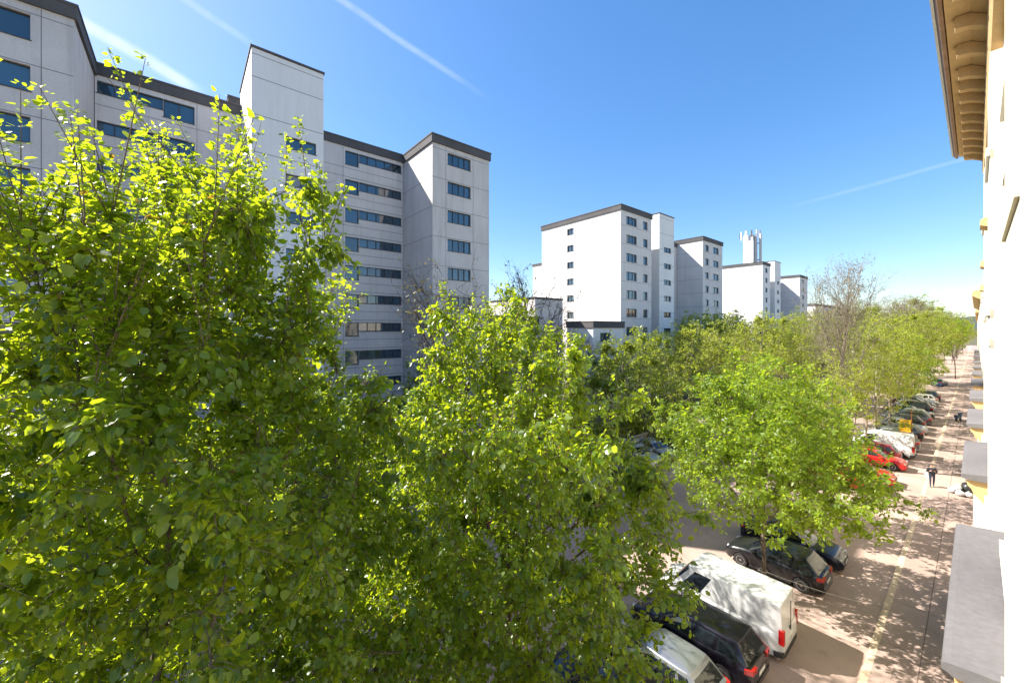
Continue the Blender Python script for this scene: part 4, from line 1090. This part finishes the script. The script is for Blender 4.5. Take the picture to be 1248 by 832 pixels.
# second row beyond the parking lane: sparse trees throw the branch shadows on the van
GM = 'trees along the far side of the road'
for i, (xx, yy, p, s_, lb) in enumerate(((-13.6, 3.5, pC, .92, 'second bushy tree low behind the tallest left tree'), (-15.0, 9.4, pF, 1.1, 'leafless tree behind the dense middle tree, across the road'), (-15.3, 13.2, pF, 1.0, 'second leafless tree across the road, right of the other one'), (-13.4, -1.8, pC, .9, 'bushy tree low behind the tallest left tree'),
        (-16.3, 25.0, pD, .98, 'dark leaved tree with a thin trunk in front of the grey SUV'), (-15.8, 33, pA, .95, 'olive tree across the road behind the rounded tree'), (-16, 42, pB, 1.0, 'loose olive tree across the road left of the pale trunks'),
        (-15.5, 50, pA, 1.05, 'yellow green tree across the road behind the pale trunks'), (-15.8, 58, pA, 1.05, 'leafy tree across the road behind the tall bare one'), (-15.6, 67, pB, 1.12, 'loose tree across the road right of the tall bare one'),
        (-15.7, 76, pA, 1.15, 'broad tree across the road farther down'), (-15.5, 86, pF, 1.25, 'leafless tree far down the road'), (-15.6, 96, pA, 1.2, 'yellow green tree far down the road'))):
    tree('roadside_tree', lb, (xx, yy, 0), p, rng.uniform(0, 6.28), s_, GM)
tree('bare_tree', 'leafless dark tree in front of the low link building', (-19.5, 18.8, 0), pF, 2.0, 1.2, GM)
GB = 'trees in front of the apartment blocks'
for i, (xx, yy, p, s_, lb) in enumerate(((-27, -4, pA, .9, 'leafy tree before the far left block'), (-28, 5, pC, .85, 'green tree at the foot of the tall stair tower'), (-27, 14, pD, .8, 'dark tree at the foot of the recessed pale wing'), (-28.5, 23, pA, .8, 'olive tree at the foot of the projecting block'),
        (-26, 30, pF, .85, 'small leafless tree before the brown edged link building'), (-28, 37, pD, .85, 'dark olive tree before the windowless cube'), (-26, 43, pD, 1.0, 'dark tree before the annex with the brown window'), (-27.5, 50, pD, .95, 'bushy olive tree below the middle block'),
        (-27, 60, pW, 1.02, 'weeping pale green tree left in front of the third block'), (-24.5, 62.5, pW, .95, 'weeping pale green tree on the right in front of the third block'), (-28, 74, pW, 1.05, 'weeping tree before the fourth block'), (-25, 82, pA, 1.1, 'olive tree before the fourth block'),
        (-27, 95, pC, 1.1, 'green tree before the farthest block'), (-25, 110, pA, 1.2, 'yellow green tree before the long low hall'), (-30, 130, pC, 1.15, 'green tree left of the long low hall'))):
    tree('courtyard_tree', lb, (xx, yy, 0), p, rng.uniform(0, 6.28), s_, GB)
GF = 'distant trees closing the street'
protos = [pA, pB, pC, pA, pF]
kinds = ['yellow green', 'loose olive', 'green', 'yellow green', 'leafless']
spots = [(-8, 108), (-16, 107), (-7.5, 119), (-15, 120), (-9, 132), (-17, 135), (-8, 146), (-22, 150), (-7, 162), (-15, 166), (-6.5, 180), (-12, 190), (-5.5, 205), (-14, 215), (-5, 235), (-9, 250), (-24, 170), (-30, 190), (-36, 214), (-28, 235), (-18, 262), (-4, 275), (-11, 290), (-3.5, 310)]
for i, (xx, yy) in enumerate(spots):
    j = i % 5
    tree('distant_tree', f'{kinds[j]} tree among the distant crowns at the end of the avenue', (xx, yy, 0), protos[j], rng.uniform(0, 6.28), rng.uniform(1.2, 1.45), GF)
tree('bare_tree', 'reddish leafless tree at the very end of the pavement', (-3.2, 140, 0), pF, 1.0, .75, GF)

# ------------------------------------------------------------------ people and small things
def figure(name, label, loc, rz, jacket, trousers, hair, bag=True):
    root = empty(name, loc, rz); tag(root, label, 'person')
    V = []; E = []; Rd = []
    def add(p, r_, parent=None):
        V.append(p); Rd.append(r_)
        if parent is not None: E.append((parent, len(V)-1))
        return len(V)-1
    pel = add((0, 0, .93), .17); ab = add((0, .01, 1.10), .185, pel); ch = add((0, .0, 1.30), .20, ab); nk = add((0, .0, 1.47), .06, ch); 
    h1 = add((0, -.01, 1.56), .075, nk); h2 = add((0, -.02, 1.64), .092, h1); add((0, -.015, 1.71), .07, h2)
    for s_, st in ((1, .10), (-1, -.12)):
        hp = add((.10*s_, 0, .86), .115, pel); kn = add((.10*s_, -.03+st*.4, .50), .082, hp); an = add((.10*s_, .02+st, .09), .045, kn); add((.105*s_, -.13+st, .04), .04, an)
        sh = add((.20*s_, .0, 1.37), .085, ch); el = add((.27*s_, .03, 1.09), .068, sh); wr_ = add((.15*s_, -.22, 1.20), .035, el)
        pm = add((.11*s_, -.28, 1.25), .030, wr_)
        for q in range(4):
            a = add((.085*s_-.0*s_, -.30-.008*q, 1.245+.022*q), .010, pm); add((.05*s_, -.31-.008*q, 1.235+.020*q), .008, a)
        t_ = add((.10*s_, -.25, 1.30), .011, pm); add((.075*s_, -.27, 1.325), .009, t_)
    me = bpy.data.meshes.new('body'); me.from_pydata(V, E, [])
    o = link('body', me, None, root)
    md = o.modifiers.new('skin', 'SKIN'); md.use_smooth_shade = True
    for i, sv in enumerate(me.skin_vertices[0].data):
        sv.radius = (Rd[i], Rd[i]*.8); sv.use_root = i == 0
    sb = o.modifiers.new('sub', 'SUBSURF'); sb.levels = 1; sb.render_levels = 1
    dg = bpy.context.evaluated_depsgraph_get(); dg.update()
    me2 = bpy.data.meshes.new_from_object(o.evaluated_get(dg)); o.modifiers.clear(); o.data = me2; me2.name = 'body'
    me2.materials.clear()
    for mt in (M['skin'], jacket, trousers, hair, M['plastic']): me2.materials.append(mt)
    for p in me2.polygons:
        c = p.center; p.use_smooth = True
        hand = c.y < -.235 and 1.1 < c.z < 1.4 and abs(c.x) < .2
        if hand: k = 0
        elif c.z > 1.655 or (c.z > 1.54 and c.y > .015): k = 3
        elif c.z > 1.46: k = 0
        elif c.z > .93: k = 1
        elif c.z > .10: k = 2
        else: k = 4
        p.material_index = k
    m = MB()
    for s_ in (1, -1): m.lathe([(.002, -.008), (.011, 0), (.002, .008)], (.035*s_, -.108, 1.645), 'y', 8)
    m.build('eye', M['plastic'], root)
    m = MB(); m.tube([(0, -.10, 1.65), (0, -.128, 1.61), (0, -.105, 1.60)], [.008, .014, .008], 6); m.build('nose', M['skin'], root)
    return root
dark_j = simple('jacket_dark', (.018, .018, .026), .8); blue_t = simple('jeans_navy', (.02, .026, .06), .85); hair_m = simple('hair_brown', (.06, .035, .022), .7)
figure('person', 'person in dark jacket walking along the pavement, both hands raised to the chest', (-2.15, 43.0, .105), R(12), dark_j, blue_t, hair_m)
m = MB(); m.prism([(-.11, 0), (.11, 0), (.10, .32), (-.10, .32)], 'y', -.05, .05); m.tube([(-.06, 0, .32), (-.04, 0, .5), (.04, 0, .5), (.06, 0, .32)], .009, 5)
b = m.build('shopping_bag', M['bag_white']); b.location = (-2.43, 42.98, .78); tag(b, 'pale bag hanging at the side of the person in the dark jacket', 'bag')

# heap beside the wall
def blob(mb, c, r_, rr_, sq=.8, seg=12):
    n0 = len(mb.v); ks = 8
    for i in range(ks+1):
        ph = PI*i/ks
        for k in range(seg):
            t = 2*PI*k/seg; q = r_*(1+rr_.uniform(-.14, .14))
            mb.v.append((c[0]+q*math.sin(ph)*math.cos(t), c[1]+q*math.sin(ph)*math.sin(t), c[2]+q*sq*math.cos(ph)))
    for i in range(ks):
        for k in range(seg):
            l = (k+1) % seg; mb.f.append((n0+i*seg+k, n0+(i+1)*seg+k, n0+(i+1)*seg+l, n0+i*seg+l))
r5 = random.Random(5)
for k, (x_, y_, z_, q, lb) in enumerate(((-1.15, 42.6, .16, .22, 'white tied bag at the street end of the heap'), (-.75, 42.2, .16, .24, 'white tied bag at the front of the heap'), (-.35, 42.3, .16, .22, 'white tied bag at the wall end of the heap'),
        (-.95, 43.0, .16, .22, 'white tied bag at the back of the heap by the black sack'), (-.85, 42.6, .48, .2, 'white tied bag lying on top of the others'))):
    m = MB(); blob(m, (0, 0, q*.8), q, r5); o = m.build('white_bag', M['bag_white'], smooth=True); o.location = (x_, y_, z_-.05)
    m = MB(); m.lathe([(.05, q*1.5), (.02, q*1.66), (.06, q*1.85)], seg=8); m.build('knot', M['bag_white'], o); tag(o, lb, 'bag', 'bags heaped on the pavement')
m = MB(); blob(m, (0, 0, .42), .36, r5, 1.25); o = m.build('black_sack', M['bag_black'], smooth=True); o.location = (-.42, 43.0, .08)
m = MB(); m.lathe([(.08, .80), (.04, .90), (.12, 1.02)], seg=10); m.build('knot', M['bag_black'], o); tag(o, 'upright black sack behind the white bags by the wall', 'bag', 'bags heaped on the pavement')

# motor scooter down the pavement
sc_ = empty('motor_scooter', (-1.5, 76, .105), R(75)); tag(sc_, 'dark blue motor scooter parked on the pavement farther down', 'scooter')
for xq in (.62, -.6):
    m = MB(); m.lathe([(.13, -.05), (.22, -.05), (.25, 0), (.22, .05), (.13, .05)], (xq, 0, .25), 'y', 20); w = m.build('wheel', M['tyre'], sc_, True, angle=R(40))
    m = MB(); m.lathe([(.13, -.03), (.13, .03), (.03, .04)], (xq, 0, .25), 'y', 14); m.build('rim', M['rim'], w)
m = MB(); m.prism([(-.75, .42), (-.2, .35), (.25, .30), (.42, .42), (.62, .95), (.52, 1.0), (.32, .55), (.12, .42), (-.15, .5), (-.2, .72), (-.85, .76)], 'y', -.16, .16); m.build('body', blue, sc_)
m = MB(); m.prism([(-.82, .763), (-.2, .723), (-.15, .80), (-.4, .84), (-.85, .86)], 'y', -.14, .14); m.build('seat', M['plastic'], sc_)
m = MB(); m.tube([(.5, -.33, 1.06), (.56, 0, 1.02), (.5, .33, 1.06)], .02, 6); m.tube([(.56, 0, 1.02), (.62, 0, .25)], .035, 8); m.build('handlebar', M['plastic'], sc_)
m = MB(); m.lathe([(.02, .0), (.08, .02), (.07, .08)], (.60, 0, .92), 'x', 12); m.build('headlight', M['lamp_clear'], sc_)

# orange sign on its post, lamp posts
sg = empty('street_sign', (-4.6, 56.0, .004)); sg.scale = (.72, .72, .78); tag(sg, 'orange square sign on a rusty post among the parked cars', 'sign')
m = MB(); m.tube([(.55, .08, 0), (.55, .08, 4.9)], .07, 8); m.tube([(.55, .08, 2.2), (0, .05, 2.2)], .03, 6); m.tube([(.55, .08, 3.3), (0, .05, 3.3)], .03, 6); m.build('post', M['rust'], sg)
m = MB(); m.prism([(-.62, 1.75), (.44, 1.75), (.48, 1.85), (.48, 3.45), (.44, 3.52), (-.62, 3.52), (-.66, 3.45), (-.66, 1.85)], 'y', 0, .05); pb = m.build('board', M['yellow'], sg)
m = MB()
for z in (3.22, 2.72, 2.18): m.box(-.56, .38, -.006, .0, z, z+.09)
m.build('stripe', simple('sign_stripe', (.55, .12, .01), .5), pb)
def lamp(x, y, h, lb, arm=-1):
    r_ = empty('street_lamp', (x, y, .004)); tag(r_, lb, 'street lamp', 'street lamps')
    m = MB(); m.tube([(0, 0, 0), (0, 0, h*.5), (0, 0, h)], [.14, .11, .075], 10); m.build('post', M['pole'], r_, True, angle=R(50))
    m = MB(); m.tube([(0, 0, h-.05), (arm*.5, 0, h+.25), (arm*1.5, 0, h+.35)], .035, 6); m.build('arm', M['pole'], r_)
    m = MB(); m.prism([(arm*1.4, h+.31), (arm*2.1, h+.31), (arm*2.0, h+.45), (arm*1.5, h+.47)], 'y', -.14, .14); m.build('lamp_head', M['panel_light'], r_)
lamp(-7.0, 57.5, 9.0, 'pale concrete lamp post standing behind the orange sign')
lamp(-7.4, 93, 9.0, 'pale concrete lamp post far down the row of cars')
# cord tied round the tree trunk and pegged to the ground by the kerb
m = MB(); a, mid_, b2 = Vector((-6.0, 19.68, 1.25)), Vector((-4.25, 21.2, .50)), Vector((-3.25, 22.7, .02))
pts = [a*(1-t)**2+mid_*2*t*(1-t)+b2*t*t for t in np.linspace(0, 1, 14)]
m.tube(pts, .011, 5); m.tube([a+Vector((.17*math.cos(t)-.1, .17*math.sin(t)+.02, 0)) for t in np.linspace(0, 2*PI, 13)], .011, 5)
tag(m.build('cord', M['cable']), 'thin pale cord from the tree trunk down to the ground behind the black hatchback', 'cord')
# bollards / shrubs in the forecourt
def shrub(seed, n, rx, rz_):
    nr = np.random.default_rng(seed); d = unit(nr.normal(size=(n, 3))); d[:, 2] = np.abs(d[:, 2]); r_ = nr.uniform(.5, 1, (n, 1))**.5
    pos = d*r_*np.array([rx, rx, rz_])*(1+.2*np.sin(d[:, :1]*7+d[:, 1:2]*5)); V, F, k = leaf_arrays(nr, pos, unit(d+nr.normal(size=(n, 3))*.6), unit(d*.4+np.array([0, 0, 1])+nr.normal(size=(n, 3))*.4), np.full(n, .13)*nr.uniform(.6, 1.3, n))
    st = MB()
    for q in range(9):
        t = 2*PI*q/9; st.tube([(0, 0, 0), (rx*.3*math.cos(t), rx*.3*math.sin(t), rz_*.4), (rx*.75*math.cos(t), rx*.75*math.sin(t), rz_*.75)], [.03, .02, .006], 5)
    return mesh_from_arrays('foliage', V, F, M['leaf_d'], np.repeat(nr.beta(2, 2, n)*.8, k)), st.mesh('stem')
sA = shrub(61, 5000, 1.5, 1.7)
sA[1].materials.append(M['bark_dark'])
for i, (xx, yy) in enumerate([(-25.5, 10), (-26, 17), (-25.4, 21), (-25.8, 26), (-25.5, 33), (-26, 40), (-25.6, 47), (-26, 55), (-25.7, 68)]):
    r_ = empty('shrub', (xx, yy, 0), rng.uniform(0, 6)); r_.scale = (1.2, 1.2, rng.uniform(.8, 1.2)); tag(r_, 'dark green shrub behind the cars across the road', 'shrub', 'shrubs along the forecourt')
    for nm, me in zip(('foliage', 'stem'), sA):
        o = bpy.data.objects.new(nm, me); col.objects.link(o); o.parent = r_
